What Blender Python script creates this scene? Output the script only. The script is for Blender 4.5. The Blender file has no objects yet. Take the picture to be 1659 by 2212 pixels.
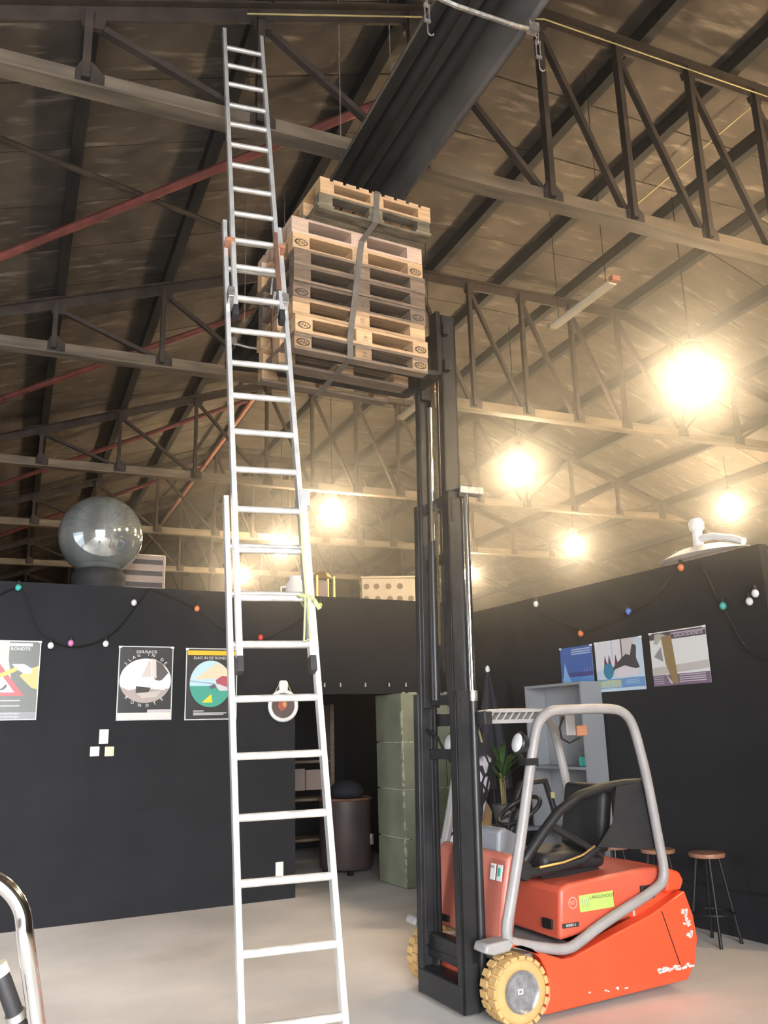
import bpy, math, random
from mathutils import Vector, Matrix
random.seed(7)
SC = bpy.context.scene
COL = SC.collection

# ------------------------------------------------------------------ camera
cam_d = bpy.data.cameras.new('camera')
cam = bpy.data.objects.new('camera', cam_d); COL.objects.link(cam)
CR, CD, CF = (0.91981, -0.39143, -0.02722), (0.07236, 0.23740, -0.96871), (0.38564, 0.88906, 0.24669)
cam.matrix_world = Matrix(((CR[0], -CD[0], -CF[0], 0.0), (CR[1], -CD[1], -CF[1], 0.0), (CR[2], -CD[2], -CF[2], 1.8), (0, 0, 0, 1)))
cam_d.sensor_fit = 'VERTICAL'; cam_d.sensor_height = 24.0; cam_d.lens = 1850.0 / 2212.0 * 24.0
cam_d.clip_start = 0.05; cam_d.clip_end = 200
SC.camera = cam

# ------------------------------------------------------------------ world, daylight door, exposure
W = bpy.data.worlds.new('world'); SC.world = W; W.use_nodes = True
W.node_tree.nodes['Background'].inputs[0].default_value = (0.75, 0.85, 1.0, 1)
W.node_tree.nodes['Background'].inputs[1].default_value = 1.0
def daylight(name, loc, rot, w, h, e, spread=105):      # daylight coming in through an open hall door
    ld = bpy.data.lights.new(name, 'AREA'); ld.shape = 'RECTANGLE'; ld.size = w; ld.size_y = h; ld.energy = e; ld.color = (0.95, 0.97, 1.0); ld.spread = math.radians(spread)
    lo = bpy.data.objects.new(name, ld); COL.objects.link(lo); lo.location = loc; lo.rotation_euler = rot
daylight('door_daylight', (-1.2, -6.3, 2.8), (math.radians(90 - 24), 0, 0), 6.4, 5.2, 1150)
daylight('side_door_daylight', (-4.15, 7.7, 2.0), (math.radians(90 - 30), 0, math.radians(-90)), 3.2, 3.6, 80)
LAMP_STRENGTH = 60.0
cy = SC.cycles
cy.adaptive_threshold = 0.05; cy.adaptive_min_samples = 16; cy.use_light_tree = False; cy.light_sampling_threshold = 0.05; cy.max_bounces = 3; cy.diffuse_bounces = 2; cy.glossy_bounces = 2; cy.transmission_bounces = 1; cy.volume_bounces = 0; cy.caustics_reflective = False; cy.caustics_refractive = False
SC.view_settings.view_transform = 'Standard'; SC.view_settings.look = 'None'
SC.view_settings.exposure = 0.35; SC.view_settings.gamma = 1.0; SC.view_settings.use_curve_mapping = False

# ------------------------------------------------------------------ materials
MATS = {}
def nt_new(name):
    m = bpy.data.materials.new(name); m.use_nodes = True
    nt = m.node_tree; b = nt.nodes['Principled BSDF']
    return m, nt, b
def pm(name, col, rough=0.6, metal=0.0, var=0.12, scale=6.0, bump=0.0, stretch=(1, 1, 1), rand=0.0, detail=2.0, spec=0.5, coat=0.0, col2=None):
    m, nt, b = nt_new(name)
    tc = nt.nodes.new('ShaderNodeTexCoord'); mp = nt.nodes.new('ShaderNodeMapping'); mp.inputs['Scale'].default_value = stretch
    nz = nt.nodes.new('ShaderNodeTexNoise'); nz.inputs['Scale'].default_value = scale; nz.inputs['Detail'].default_value = detail
    nt.links.new(tc.outputs['Object'], mp.inputs[0]); nt.links.new(mp.outputs[0], nz.inputs['Vector'])
    rp = nt.nodes.new('ShaderNodeValToRGB'); rp.color_ramp.elements[0].position = 0.3; rp.color_ramp.elements[1].position = 0.7
    c2 = col2 if col2 else tuple(min(1, c * (1 + var)) for c in col)
    rp.color_ramp.elements[0].color = (*[c * (1 - var) for c in col], 1); rp.color_ramp.elements[1].color = (*c2, 1)
    nt.links.new(nz.outputs[0], rp.inputs[0])
    out = rp.outputs[0]
    if rand:
        oi = nt.nodes.new('ShaderNodeObjectInfo'); mr = nt.nodes.new('ShaderNodeMapRange')
        mr.inputs[3].default_value = 1 - rand; mr.inputs[4].default_value = 1 + rand
        nt.links.new(oi.outputs['Random'], mr.inputs[0])
        hs = nt.nodes.new('ShaderNodeHueSaturation'); nt.links.new(mr.outputs[0], hs.inputs['Value']); nt.links.new(out, hs.inputs['Color']); out = hs.outputs[0]
        ad = nt.nodes.new('ShaderNodeVectorMath'); ad.operation = 'ADD'
        ml = nt.nodes.new('ShaderNodeMath'); ml.operation = 'MULTIPLY'; ml.inputs[1].default_value = 37.0
        nt.links.new(oi.outputs['Random'], ml.inputs[0]); nt.links.new(mp.outputs[0], ad.inputs[0]); nt.links.new(ml.outputs[0], ad.inputs[1]); nt.links.new(ad.outputs[0], nz.inputs['Vector'])
    nt.links.new(out, b.inputs['Base Color'])
    b.inputs['Roughness'].default_value = rough; b.inputs['Metallic'].default_value = metal
    b.inputs['Specular IOR Level'].default_value = spec; b.inputs['Coat Weight'].default_value = coat
    if bump:
        bp = nt.nodes.new('ShaderNodeBump'); bp.inputs['Strength'].default_value = bump; bp.inputs['Distance'].default_value = 0.02
        nt.links.new(nz.outputs[0], bp.inputs['Height']); nt.links.new(bp.outputs[0], b.inputs['Normal'])
    MATS[name] = m
    return m
def em(name, col, s):
    m, nt, b = nt_new(name)
    b.inputs['Base Color'].default_value = (*col, 1); b.inputs['Emission Color'].default_value = (*col, 1); b.inputs['Emission Strength'].default_value = s
    MATS[name] = m; return m
pm('concrete', (0.66, 0.615, 0.565), 0.6, var=0.2, scale=0.8, detail=5, spec=0.35)
pm('black_wall', (0.0185, 0.0187, 0.0215), 0.75, var=0.1, scale=2.0, spec=0.2)
pm('hall_wall', (0.10, 0.085, 0.07), 0.9, var=0.25, scale=1.2)
pm('purlin_wood', (0.018, 0.016, 0.015), 0.9, var=0.3, scale=4, stretch=(4, 0.4, 4))
pm('truss_steel', (0.046, 0.034, 0.027), 0.8, var=0.3, scale=5)
pm('chord_steel', (0.16, 0.125, 0.088), 0.75, var=0.35, scale=3, stretch=(0.5, 3, 3))
pm('red_paint', (0.17, 0.045, 0.035), 0.7, var=0.25, scale=6)
pm('salmon_paint', (0.42, 0.17, 0.11), 0.65, var=0.2, scale=5)
pm('alu', (0.88, 0.88, 0.87), 0.30, 0.55, var=0.12, scale=9, stretch=(1, 1, 1))
pm('alu_dull', (0.72, 0.69, 0.64), 0.42, 0.5, var=0.2, scale=12)
pm('chrome', (0.92, 0.93, 0.95), 0.10, 1.0, var=0.03, scale=4)
pm('ball_silver', (0.60, 0.63, 0.61), 0.07, 0.75, var=0.28, scale=2.6, stretch=(1.6, 1.6, .12))  # upright bands in the colour imitate reflections on the ball
pm('hub_steel', (0.28, 0.28, 0.29), 0.3, 0.35, var=0.25, scale=25)
pm('zinc', (0.50, 0.47, 0.44), 0.45, 0.8, var=0.3, scale=30)
pm('heater_steel', (0.27, 0.26, 0.25), 0.32, 0.7, var=0.2, scale=2)
pm('heater_tube', (0.03, 0.029, 0.03), 0.55, 0.3, var=0.2, scale=3)
pm('wood_new', (0.62, 0.40, 0.22), 0.75, var=0.14, scale=3, stretch=(2, 14, 14), rand=0.12)
pm('wood_pink', (0.66, 0.47, 0.35), 0.75, var=0.1, scale=3, stretch=(2, 14, 14), rand=0.1)
pm('wood_mid', (0.42, 0.27, 0.15), 0.8, var=0.2, scale=3, stretch=(2, 14, 14), rand=0.2)
pm('wood_old', (0.20, 0.142, 0.098), 0.85, var=0.3, scale=3, stretch=(2, 14, 14), rand=0.25)
pm('wood_moss', (0.17, 0.135, 0.085), 0.9, var=0.4, scale=5, stretch=(1, 3, 3), rand=0.2, col2=(0.30, 0.25, 0.17))
pm('brand_ink', (0.03, 0.016, 0.01), 0.8)
pm('strap_grey', (0.16, 0.14, 0.12), 0.8, var=0.15, scale=20)
pm('strap_orange', (0.45, 0.20, 0.11), 0.8, var=0.15, scale=20)
pm('strap_brown', (0.16, 0.08, 0.05), 0.8, var=0.15, scale=20)
pm('rope', (0.48, 0.50, 0.25), 0.9, var=0.2, scale=60)
pm('fork_orange', (0.80, 0.080, 0.028), 0.32, var=0.06, scale=3, coat=0.3)
pm('fork_orange_faded', (0.60, 0.105, 0.058), 0.45, var=0.1, scale=2.5, coat=0.1)
pm('cowl_orange', (0.52, 0.155, 0.11), 0.45, var=0.1, scale=2.5, coat=0.1)
pm('fork_grey', (0.32, 0.305, 0.30), 0.42, var=0.08, scale=8)
pm('floor_plate', (0.27, 0.26, 0.25), 0.7, var=0.2, scale=10)
pm('mast_black', (0.022, 0.022, 0.024), 0.38, 0.2, var=0.3, scale=5)
pm('black_plastic', (0.012, 0.012, 0.013), 0.5, var=0.2, scale=8)
pm('black_vinyl', (0.017, 0.017, 0.019), 0.55, var=0.2, scale=10)
pm('console_grey', (0.25, 0.26, 0.29), 0.5, var=0.1, scale=5)
pm('tyre', (0.53, 0.335, 0.13), 0.8, var=0.12, scale=9)
pm('lamp_glass', (0.85, 0.86, 0.84), 0.25, 0.2, var=0.03)
pm('white_paint', (0.88, 0.88, 0.88), 0.5, var=0.04, scale=5)
pm('scuff', (0.72, 0.66, 0.62), 0.7, var=0.25, scale=30)
pm('lime', (0.43, 0.60, 0.14), 0.5, var=0.04, scale=5)
pm('pale_red', (0.80, 0.38, 0.30), 0.5, var=0.05)
pm('ink', (0.03, 0.03, 0.03), 0.6)
pm('grey_ink', (0.36, 0.36, 0.35), 0.6)
pm('yellow_cable', (0.42, 0.36, 0.17), 0.6, var=0.1)
pm('green_block', (0.21, 0.225, 0.155), 0.7, var=0.18, scale=3, rand=0.08)
pm('mortar_pale', (0.42, 0.45, 0.36), 0.9, var=0.25, scale=14)
pm('cabinet_grey', (0.30, 0.31, 0.325), 0.55, var=0.05, scale=3)
pm('stool_wood', (0.30, 0.14, 0.08), 0.45, var=0.2, scale=5)
pm('dark_iron', (0.014, 0.013, 0.013), 0.5, 0.3, var=0.2, scale=6)
pm('rubber', (0.022, 0.022, 0.023), 0.7, var=0.2, scale=12)
pm('drum_brown', (0.085, 0.062, 0.055), 0.5, 0.2, var=0.2, scale=4)
pm('rust', (0.22, 0.10, 0.06), 0.8, var=0.3, scale=10)
pm('cardboard', (0.42, 0.26, 0.13), 0.8, var=0.1, scale=4)
pm('gift_paper', (0.75, 0.60, 0.38), 0.6, var=0.06, scale=4)
pm('dot_brown', (0.30, 0.20, 0.11), 0.6, var=0.1)
pm('panel_tan', (0.36, 0.28, 0.24), 0.6, var=0.06)
pm('panel_cell', (0.05, 0.045, 0.05), 0.4, var=0.2, scale=20)
pm('brass', (0.75, 0.52, 0.22), 0.35, 0.8, var=0.1)
pm('chain_brass', (0.28, 0.22, 0.12), 0.45, 0.7, var=0.4, scale=60)
pm('leaf', (0.055, 0.12, 0.030), 0.5, var=0.3, scale=8)
pm('pot', (0.20, 0.19, 0.19), 0.5)
pm('cane', (0.34, 0.26, 0.12), 0.7, var=0.2)
pm('parasol_cloth', (0.022, 0.023, 0.032), 0.8, var=0.2, scale=8)
pm('kraft', (0.35, 0.22, 0.10), 0.8, var=0.15, scale=6)
pm('socket_white', (0.78, 0.77, 0.73), 0.4, var=0.02)
pm('socket_cream', (0.70, 0.65, 0.46), 0.4, var=0.02)
pm('ring_white', (0.84, 0.84, 0.83), 0.5, var=0.03)
pm('ring_disc', (0.10, 0.075, 0.07), 0.6, var=0.3, scale=12)
pm('emblem_red', (0.40, 0.09, 0.06), 0.6, var=0.1)
pm('emblem_orange', (0.60, 0.28, 0.14), 0.6, var=0.1)
pm('wire_black', (0.010, 0.010, 0.010), 0.6)
for nm, c in (('teal', (0.05, 0.42, 0.36)), ('orange', (0.80, 0.20, 0.07)), ('pink', (0.60, 0.20, 0.42)), ('white', (0.75, 0.75, 0.78)), ('red', (0.75, 0.06, 0.05)), ('yellow', (0.65, 0.70, 0.12)), ('blue', (0.10, 0.20, 0.60))):
    pm('bulb_' + nm, c, 0.25, var=0.03, coat=0.3)
em('lamp_glow', (1.0, 0.78, 0.50), LAMP_STRENGTH).cycles.emission_sampling = 'NONE'
pm('tube_cover', (0.72, 0.62, 0.45), 0.4, var=0.05)

# roof slabs: wood-wool boards with pale plaster streaks
def roof_mat():
    m, nt, b = nt_new('wood_wool')
    N = nt.nodes.new; L = nt.links.new
    tc = N('ShaderNodeTexCoord'); oi = N('ShaderNodeObjectInfo')
    ml = N('ShaderNodeMath'); ml.operation = 'MULTIPLY'; ml.inputs[1].default_value = 91.0; L(oi.outputs['Random'], ml.inputs[0])
    ad = N('ShaderNodeVectorMath'); L(tc.outputs['Object'], ad.inputs[0]); L(ml.outputs[0], ad.inputs[1])
    n1 = N('ShaderNodeTexNoise'); n1.inputs['Scale'].default_value = 2.2; n1.inputs['Detail'].default_value = 4; L(ad.outputs[0], n1.inputs['Vector'])
    mp = N('ShaderNodeMapping'); mp.inputs['Scale'].default_value = (1.1, 4.5, 1.0); L(ad.outputs[0], mp.inputs[0])
    n2 = N('ShaderNodeTexNoise'); n2.inputs['Scale'].default_value = 2.0; n2.inputs['Detail'].default_value = 3; L(mp.outputs[0], n2.inputs['Vector'])
    r1 = N('ShaderNodeValToRGB'); r1.color_ramp.elements[0].color = (0.058, 0.047, 0.038, 1); r1.color_ramp.elements[1].color = (0.118, 0.096, 0.075, 1)
    r1.color_ramp.elements[0].position = 0.3; r1.color_ramp.elements[1].position = 0.75; L(n1.outputs[0], r1.inputs[0])
    r2 = N('ShaderNodeValToRGB'); r2.color_ramp.elements[0].position = 0.58; r2.color_ramp.elements[1].position = 0.82; L(n2.outputs[0], r2.inputs[0])
    mx = N('ShaderNodeMix'); mx.data_type = 'RGBA'; L(r2.outputs[0], mx.inputs[0]); L(r1.outputs[0], mx.inputs[6]); mx.inputs[7].default_value = (0.27, 0.23, 0.185, 1)
    mr = N('ShaderNodeMapRange'); mr.inputs[3].default_value = 0.82; mr.inputs[4].default_value = 1.15; L(oi.outputs['Random'], mr.inputs[0])
    hs = N('ShaderNodeHueSaturation'); L(mr.outputs[0], hs.inputs['Value']); L(mx.outputs[2], hs.inputs['Color'])
    L(hs.outputs[0], b.inputs['Base Color']); b.inputs['Roughness'].default_value = 0.95
    MATS['wood_wool'] = m
roof_mat()
def print_mat():
    m, nt, b = nt_new('poster_print')
    at = nt.nodes.new('ShaderNodeVertexColor'); at.layer_name = 'Col'
    nt.links.new(at.outputs[0], b.inputs['Base Color']); b.inputs['Roughness'].default_value = 0.35
    MATS['poster_print'] = m
print_mat()
def pattern_mat():   # black cloth with large white blotches
    m, nt, b = nt_new('pattern_cloth'); N = nt.nodes.new; L = nt.links.new
    tc = N('ShaderNodeTexCoord'); mp = N('ShaderNodeMapping'); mp.inputs['Scale'].default_value = (7, 7, 4.5); mp.inputs['Rotation'].default_value = (0.2, 0.6, 0.3)
    L(tc.outputs['Object'], mp.inputs[0]); vz = N('ShaderNodeTexVoronoi'); vz.feature = 'DISTANCE_TO_EDGE'; vz.inputs['Scale'].default_value = 1.5; L(mp.outputs[0], vz.inputs['Vector'])
    r = N('ShaderNodeValToRGB'); r.color_ramp.elements[0].position = 0.10; r.color_ramp.elements[1].position = 0.13
    r.color_ramp.elements[0].color = (0.018, 0.017, 0.028, 1); r.color_ramp.elements[1].color = (0.62, 0.62, 0.72, 1); L(vz.outputs['Distance'], r.inputs[0])
    nz = N('ShaderNodeTexNoise'); nz.inputs['Scale'].default_value = 2.6; L(tc.outputs['Object'], nz.inputs['Vector'])
    r3 = N('ShaderNodeValToRGB'); r3.color_ramp.elements[0].position = 0.44; r3.color_ramp.elements[1].position = 0.48; L(nz.outputs[0], r3.inputs[0])
    mx = N('ShaderNodeMix'); mx.data_type = 'RGBA'; L(r3.outputs[0], mx.inputs[0]); mx.inputs[6].default_value = (0.018, 0.017, 0.028, 1); L(r.outputs[0], mx.inputs[7])
    L(mx.outputs[2], b.inputs['Base Color']); b.inputs['Roughness'].default_value = 0.8; MATS['pattern_cloth'] = m
pattern_mat()

# ------------------------------------------------------------------ mesh helpers
V = Vector
class MB:
    def __init__(s): s.v = []; s.f = []; s.c = []
    def add(s, vs, fs, col=None):
        o = len(s.v); s.v += [tuple(x) for x in vs]; s.f += [tuple(i + o for i in f) for f in fs]; s.c += [col] * len(fs)
        return s
    def box(s, c, d, m=None, col=None):
        x, y, z = d[0] / 2, d[1] / 2, d[2] / 2
        vs = [V((sx * x, sy * y, sz * z)) for sz in (-1, 1) for sy in (-1, 1) for sx in (-1, 1)]
        if m is not None: vs = [m @ q for q in vs]
        vs = [q + V(c) for q in vs]
        return s.add(vs, [(0, 2, 3, 1), (4, 5, 7, 6), (0, 1, 5, 4), (2, 6, 7, 3), (0, 4, 6, 2), (1, 3, 7, 5)], col)
    def bar(s, a, b, w, h, up=(0, 0, 1)):
        a, b = V(a), V(b); d = (b - a); L = d.length; d.normalize(); u = V(up)
        if abs(d.dot(u)) > 0.98: u = V((0, 1, 0))
        r = d.cross(u).normalized(); u = r.cross(d).normalized()
        vs = [p + r * (i * w / 2) + u * (j * h / 2) for p in (a, b) for j in (-1, 1) for i in (-1, 1)]
        return s.add(vs, [(0, 1, 3, 2), (4, 6, 7, 5), (0, 4, 5, 1), (2, 3, 7, 6), (0, 2, 6, 4), (1, 5, 7, 3)])
    def tube(s, path, r, seg=8, cap=True, closed=False, sq=False):
        P = [V(p) for p in path]; n = len(P); rings = []; prev = None
        rr = r if isinstance(r, (list, tuple)) else [r] * n
        for i in range(n):
            if closed: t = (P[(i + 1) % n] - P[i - 1])
            else: t = (P[min(i + 1, n - 1)] - P[max(i - 1, 0)])
            t.normalize()
            if prev is None:
                ref = V((0, 0, 1)) if abs(t.z) < 0.9 else V((0, 1, 0))
                nn = t.cross(ref).normalized()
            else:
                nn = (prev - t * prev.dot(t)).normalized()
            prev = nn; bb = t.cross(nn)
            off = math.pi / 4 if sq else 0
            rings.append([P[i] + (nn * math.cos(off + 2 * math.pi * k / seg) + bb * math.sin(off + 2 * math.pi * k / seg)) * rr[i] for k in range(seg)])
        vs = [q for R in rings for q in R]; fs = []
        for i in range(n if closed else n - 1):
            j = (i + 1) % n
            for k in range(seg):
                k2 = (k + 1) % seg; fs.append((i * seg + k, i * seg + k2, j * seg + k2, j * seg + k))
        if cap and not closed:
            fs.append(tuple(range(seg - 1, -1, -1))); fs.append(tuple((n - 1) * seg + k for k in range(seg)))
        return s.add(vs, fs)
    def lathe(s, prof, seg=24, c=(0, 0, 0), m=None, cap=True):
        vs = []; fs = []; n = len(prof)
        for (r, z) in prof:
            for k in range(seg):
                q = V((r * math.cos(2 * math.pi * k / seg), r * math.sin(2 * math.pi * k / seg), z))
                if m is not None: q = m @ q
                vs.append(q + V(c))
        for i in range(n - 1):
            for k in range(seg):
                k2 = (k + 1) % seg; fs.append((i * seg + k, i * seg + k2, (i + 1) * seg + k2, (i + 1) * seg + k))
        if cap and prof[0][0] > 1e-4: fs.append(tuple(range(seg - 1, -1, -1)))
        if cap and prof[-1][0] > 1e-4: fs.append(tuple((n - 1) * seg + k for k in range(seg)))
        return s.add(vs, fs)
    def prism(s, poly, y0, y1):     # polygon in x-z, extruded along y
        n = len(poly); vs = [(x, y0, z) for x, z in poly] + [(x, y1, z) for x, z in poly]
        fs = [tuple(range(n)), tuple(range(2 * n - 1, n - 1, -1))] + [(i, i + n, (i + 1) % n + n, (i + 1) % n) for i in range(n)]
        return s.add(vs, fs)
    def mesh(s, name, smooth=None):
        me = bpy.data.meshes.new(name); me.from_pydata(s.v, [], s.f)
        if any(c is not None for c in s.c):
            ca = me.color_attributes.new('Col', 'FLOAT_COLOR', 'CORNER')
            for p, c in zip(me.polygons, s.c):
                for li in p.loop_indices: ca.data[li].color = (*(c or (1, 1, 1)), 1)
        me.update()
        if smooth is not None:
            me.polygons.foreach_set('use_smooth', [True] * len(me.polygons)); me.set_sharp_from_angle(angle=math.radians(smooth))
        return me
    def build(s, name, mat, parent=None, smooth=None, bevel=0.0, fix=True):
        me = s.mesh(name, smooth)
        if fix:
            import bmesh
            bm = bmesh.new(); bm.from_mesh(me); bmesh.ops.recalc_face_normals(bm, faces=bm.faces); bm.to_mesh(me); bm.free()
        me.materials.append(MATS[mat]); o = bpy.data.objects.new(name, me); COL.objects.link(o)
        if parent: o.parent = parent
        if bevel:
            md = o.modifiers.new('bevel', 'BEVEL'); md.width = bevel; md.segments = 3; md.limit_method = 'ANGLE'; md.angle_limit = math.radians(40)
            me.polygons.foreach_set('use_smooth', [True] * len(me.polygons)); me.set_sharp_from_angle(angle=math.radians(30)); md.harden_normals = False
        return o
def tag(o, label=None, cat=None, group=None, kind=None):
    for k, x in (('label', label), ('category', cat), ('group', group), ('kind', kind)):
        if x: o[k] = x
    return o
def thing(name, label, cat, loc=(0, 0, 0), rz=0.0, group=None, m=None):
    o = bpy.data.objects.new(name, None); COL.objects.link(o); o.empty_display_size = 0.1
    if m is not None: o.matrix_world = m
    else: o.location = loc; o.rotation_euler = (0, 0, rz)
    return tag(o, label, cat, group)
def inst(name, me, mat, parent, loc=(0, 0, 0), rot=(0, 0, 0)):
    o = bpy.data.objects.new(name, me); COL.objects.link(o); o.parent = parent; o.location = loc; o.rotation_euler = rot
    if not me.materials: me.materials.append(None)
    o.material_slots[0].link = 'OBJECT'; o.material_slots[0].material = MATS[mat]
    return o
RX = lambda a: Matrix.Rotation(a, 3, 'X')
RY = lambda a: Matrix.Rotation(a, 3, 'Y')
RZ = lambda a: Matrix.Rotation(a, 3, 'Z')
TXT = {}
def text_geo(t, align='CENTER'):
    """flat outline of a text, height-normalised so capitals are 1 tall; returns verts (x, y) and faces"""
    if (t, align) in TXT: return TXT[(t, align)]
    cu = bpy.data.curves.new('lettering', 'FONT'); cu.body = t; cu.size = 1.0; cu.align_x = align; cu.resolution_u = 2
    ob = bpy.data.objects.new('lettering', cu); COL.objects.link(ob)
    dg = bpy.context.evaluated_depsgraph_get(); dg.update()
    me = ob.evaluated_get(dg).to_mesh()
    vs = [(q.co.x / 0.7, q.co.y / 0.7) for q in me.vertices]; fs = [tuple(p.vertices) for p in me.polygons]
    ob.evaluated_get(dg).to_mesh_clear(); bpy.data.objects.remove(ob); bpy.data.curves.remove(cu)
    TXT[(t, align)] = (vs, fs); return vs, fs

# ------------------------------------------------------------------ hall shell
def struct(o): o['kind'] = 'structure'; return o
struct(MB().box((7.2, 14.3, -0.1), (24.2, 44, 0.2)).build('floor', 'concrete'))
struct(MB().box((7.2, 36.1, 4.5), (24, 0.2, 9.2)).build('wall_back', 'hall_wall'))
wl = MB(); wl.box((-4.6, -.7, 4.0), (0.2, 13.4, 8.2)); wl.box((-4.6, 22.8, 4.0), (0.2, 26.8, 8.2)); wl.box((-4.6, 7.7, 6.15), (0.2, 3.4, 3.9)); wl.box((-4.6, 7.7, -.02), (0.2, 3.4, .04))
struct(wl.build('wall_left', 'hall_wall'))
struct(MB().box((19.1, 14.3, 3.5), (0.2, 44, 9.4)).build('wall_right', 'hall_wall'))
wf = MB(); wf.box((-4.5, -7.4, 4.5), (.2, 0.2, 9.2)); wf.box((10.6, -7.4, 4.5), (17.2, 0.2, 9.2)); wf.box((-1.2, -7.4, 7.45), (6.4, 0.2, 3.9))
struct(wf.build('wall_front', 'hall_wall'))
# roof: rising slope, level middle, falling slope
KX, KZ, SL = 4.09, 8.49, 0.345
def roof_z(x):
    if x < KX: return KZ + SL * (x - KX)
    if x < 8.75: return KZ
    return KZ - 0.36 * (x - 8.75)
rm = MB()
for x0, x1 in ((-7.2, KX), (KX, 8.75), (8.75, 19.2)):
    z0, z1 = roof_z(x0 + 1e-6), roof_z(x1 - 1e-6)
    rm.add([(x0, -7.5, z0 + .06), (x1, -7.5, z1 + .06), (x1, 36.2, z1 + .06), (x0, 36.2, z0 + .06), (x0, -7.5, z0 + .2), (x1, -7.5, z1 + .2), (x1, 36.2, z1 + .2), (x0, 36.2, z0 + .2)],
           [(0, 1, 2, 3), (7, 6, 5, 4), (0, 4, 5, 1), (2, 6, 7, 3), (0, 3, 7, 4), (1, 5, 6, 2)])
ceiling = struct(rm.build('ceiling', 'wood_wool'))
PX = [-1.07, 0.2, 1.47, 2.75, 4.09, 5.3, 6.45, 7.6, 8.75, 9.95, 11.15, 12.35, 13.55, 14.75]
for x in PX + [-2.35, -3.6, -4.9, 16.0, 17.3]:
    MB().box((x, 15.7, roof_z(x) - 0.09), (0.11, 40.6, 0.17)).build('purlin', 'purlin_wood', ceiling)
pmesh = {}
for i in range(len(PX) - 2):
    x0, x1 = PX[i], PX[i + 1]; z0, z1 = roof_z(x0 + 1e-6), roof_z(x1 - 1e-6)
    if x0 >= 8.74: z1 = roof_z(x1)
    L = math.hypot(x1 - x0, z1 - z0); a = -math.atan2(z1 - z0, x1 - x0)
    key = round(L, 2)
    if key not in pmesh: pmesh[key] = MB().box((0, 0, 0.025), (L - 0.008, 0.905, 0.05)).mesh('roof_panel')
    for k in range(22):
        y = 3.3 + 0.92 * k
        inst('roof_panel', pmesh[key], 'wood_wool', ceiling, ((x0 + x1) / 2, y, (z0 + z1) / 2 + random.uniform(0, 0.006)), (0, a, 0))

# ------------------------------------------------------------------ roof trusses
TY = [5.5, 10.15, 14.85, 19.3, 23.9, 28.5]
TLAB = ['brown steel roof truss nearest the camera, crossing above the pallet stack', 'second roof truss, its lower chord passing just under the pallet stack',
        'third roof truss from the camera, its peak just below the pallets', 'fourth roof truss from the camera, behind the ladder', 'fifth roof truss, above the mirror ball', 'farthest roof truss, low over the black partition wall']
NX = [-5.0, -3.65, -2.35, -1.1, 0.17, 1.43, 2.75, 4.07, 4.97, 5.87, 6.77, 7.67, 8.57, 9.7, 10.9, 12.1, 13.3, 14.5, 15.7]
def top_z(x): return roof_z(x) - 0.25
ZB = 6.30
def truss(y, lab):
    t = thing('roof_truss', lab, 'roof truss', (6.1, y, 0), 0, 'roof trusses across the hall')
    ox = -6.1
    b = MB(); b.box((0, 0, ZB + 0.02), (23.6, 0.025, 0.15)); b.box((0, 0.0, ZB - 0.06), (23.6, 0.15, 0.018)); b.build('bottom_chord', 'chord_steel', t)
    b = MB()
    xs = [-6.5, KX, 8.75, 18.6]
    for i in range(3):
        A = (xs[i] + ox, 0, top_z(xs[i])); B = (xs[i + 1] + ox, 0, top_z(xs[i + 1]))
        b.bar(A, B, 0.03, 0.13); b.bar((A[0], 0, A[2] + 0.065), (B[0], 0, B[2] + 0.065), 0.15, 0.018)
    b.build('top_chord', 'truss_steel', t)
    for i, x in enumerate(NX):
        zt = top_z(x)
        if zt - ZB < 0.25: continue
        MB().bar((x + ox, -0.03, ZB), (x + ox, -0.03, zt), 0.055, 0.075, (0, 1, 0)).build('vertical', 'truss_steel', t)
        X = x + ox
        MB().prism([(X - 0.07, ZB + 0.08), (X - 0.03, ZB + 0.17), (X + 0.04, ZB + 0.17), (X + 0.13, ZB + 0.08), (X + 0.13, ZB - 0.04), (X - 0.07, ZB - 0.04)], -0.02, 0.02).build('gusset_plate', 'truss_steel', t)
        MB().prism([(X - 0.09, zt + 0.03), (X + 0.13, zt + 0.03), (X + 0.10, zt - 0.12), (X - 0.04, zt - 0.13)], -0.02, 0.02).build('gusset_plate', 'truss_steel', t)
        if i + 1 < len(NX):
            x2 = NX[i + 1]
            if x < 8.7: a, c = (x + ox + .04, 0.03, zt - .06), (x2 + ox - .04, 0.03, ZB + .08)
            else: a, c = (x + ox + .04, 0.03, ZB + .06), (x2 + ox - .04, 0.03, top_z(x2) - .06)
            MB().bar(a, c, 0.05, 0.06, (0, 1, 0)).build('diagonal', 'truss_steel', t)
    return t
for y, lab in zip(TY, TLAB): truss(y, lab)
# wind bracing under the left slope, ridge pipe
def slope_pt(x, y, d): return (x, y, roof_z(x) - d)
def brace(a, b, r, mat, name, lab, cat):
    tag(MB().tube([a, b], r, 8).build(name, mat, None, 40), lab, cat)
brace(slope_pt(-3.0, 10.4, .34), slope_pt(3.9, 5.85, .34), 0.045, 'red_paint', 'brace_pipe', 'dark red pipe brace slanting up behind the top of the ladder', 'pipe')
brace(slope_pt(-1.5, 5.95, .3), slope_pt(2.9, 9.5, .3), 0.03, 'truss_steel', 'brace_rod', 'thin brown brace rod crossing the dark red pipe under the left roof', 'brace')
brace(slope_pt(-3.5, 14.4, .34), slope_pt(3.9, 10.5, .34), 0.045, 'red_paint', 'brace_pipe', 'dark red pipe brace between the second and third trusses at left', 'pipe')
brace(slope_pt(-3.5, 18.9, .34), slope_pt(3.9, 15.2, .34), 0.045, 'red_paint', 'brace_pipe', 'dark red pipe brace between the third and fourth trusses', 'pipe')
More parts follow.
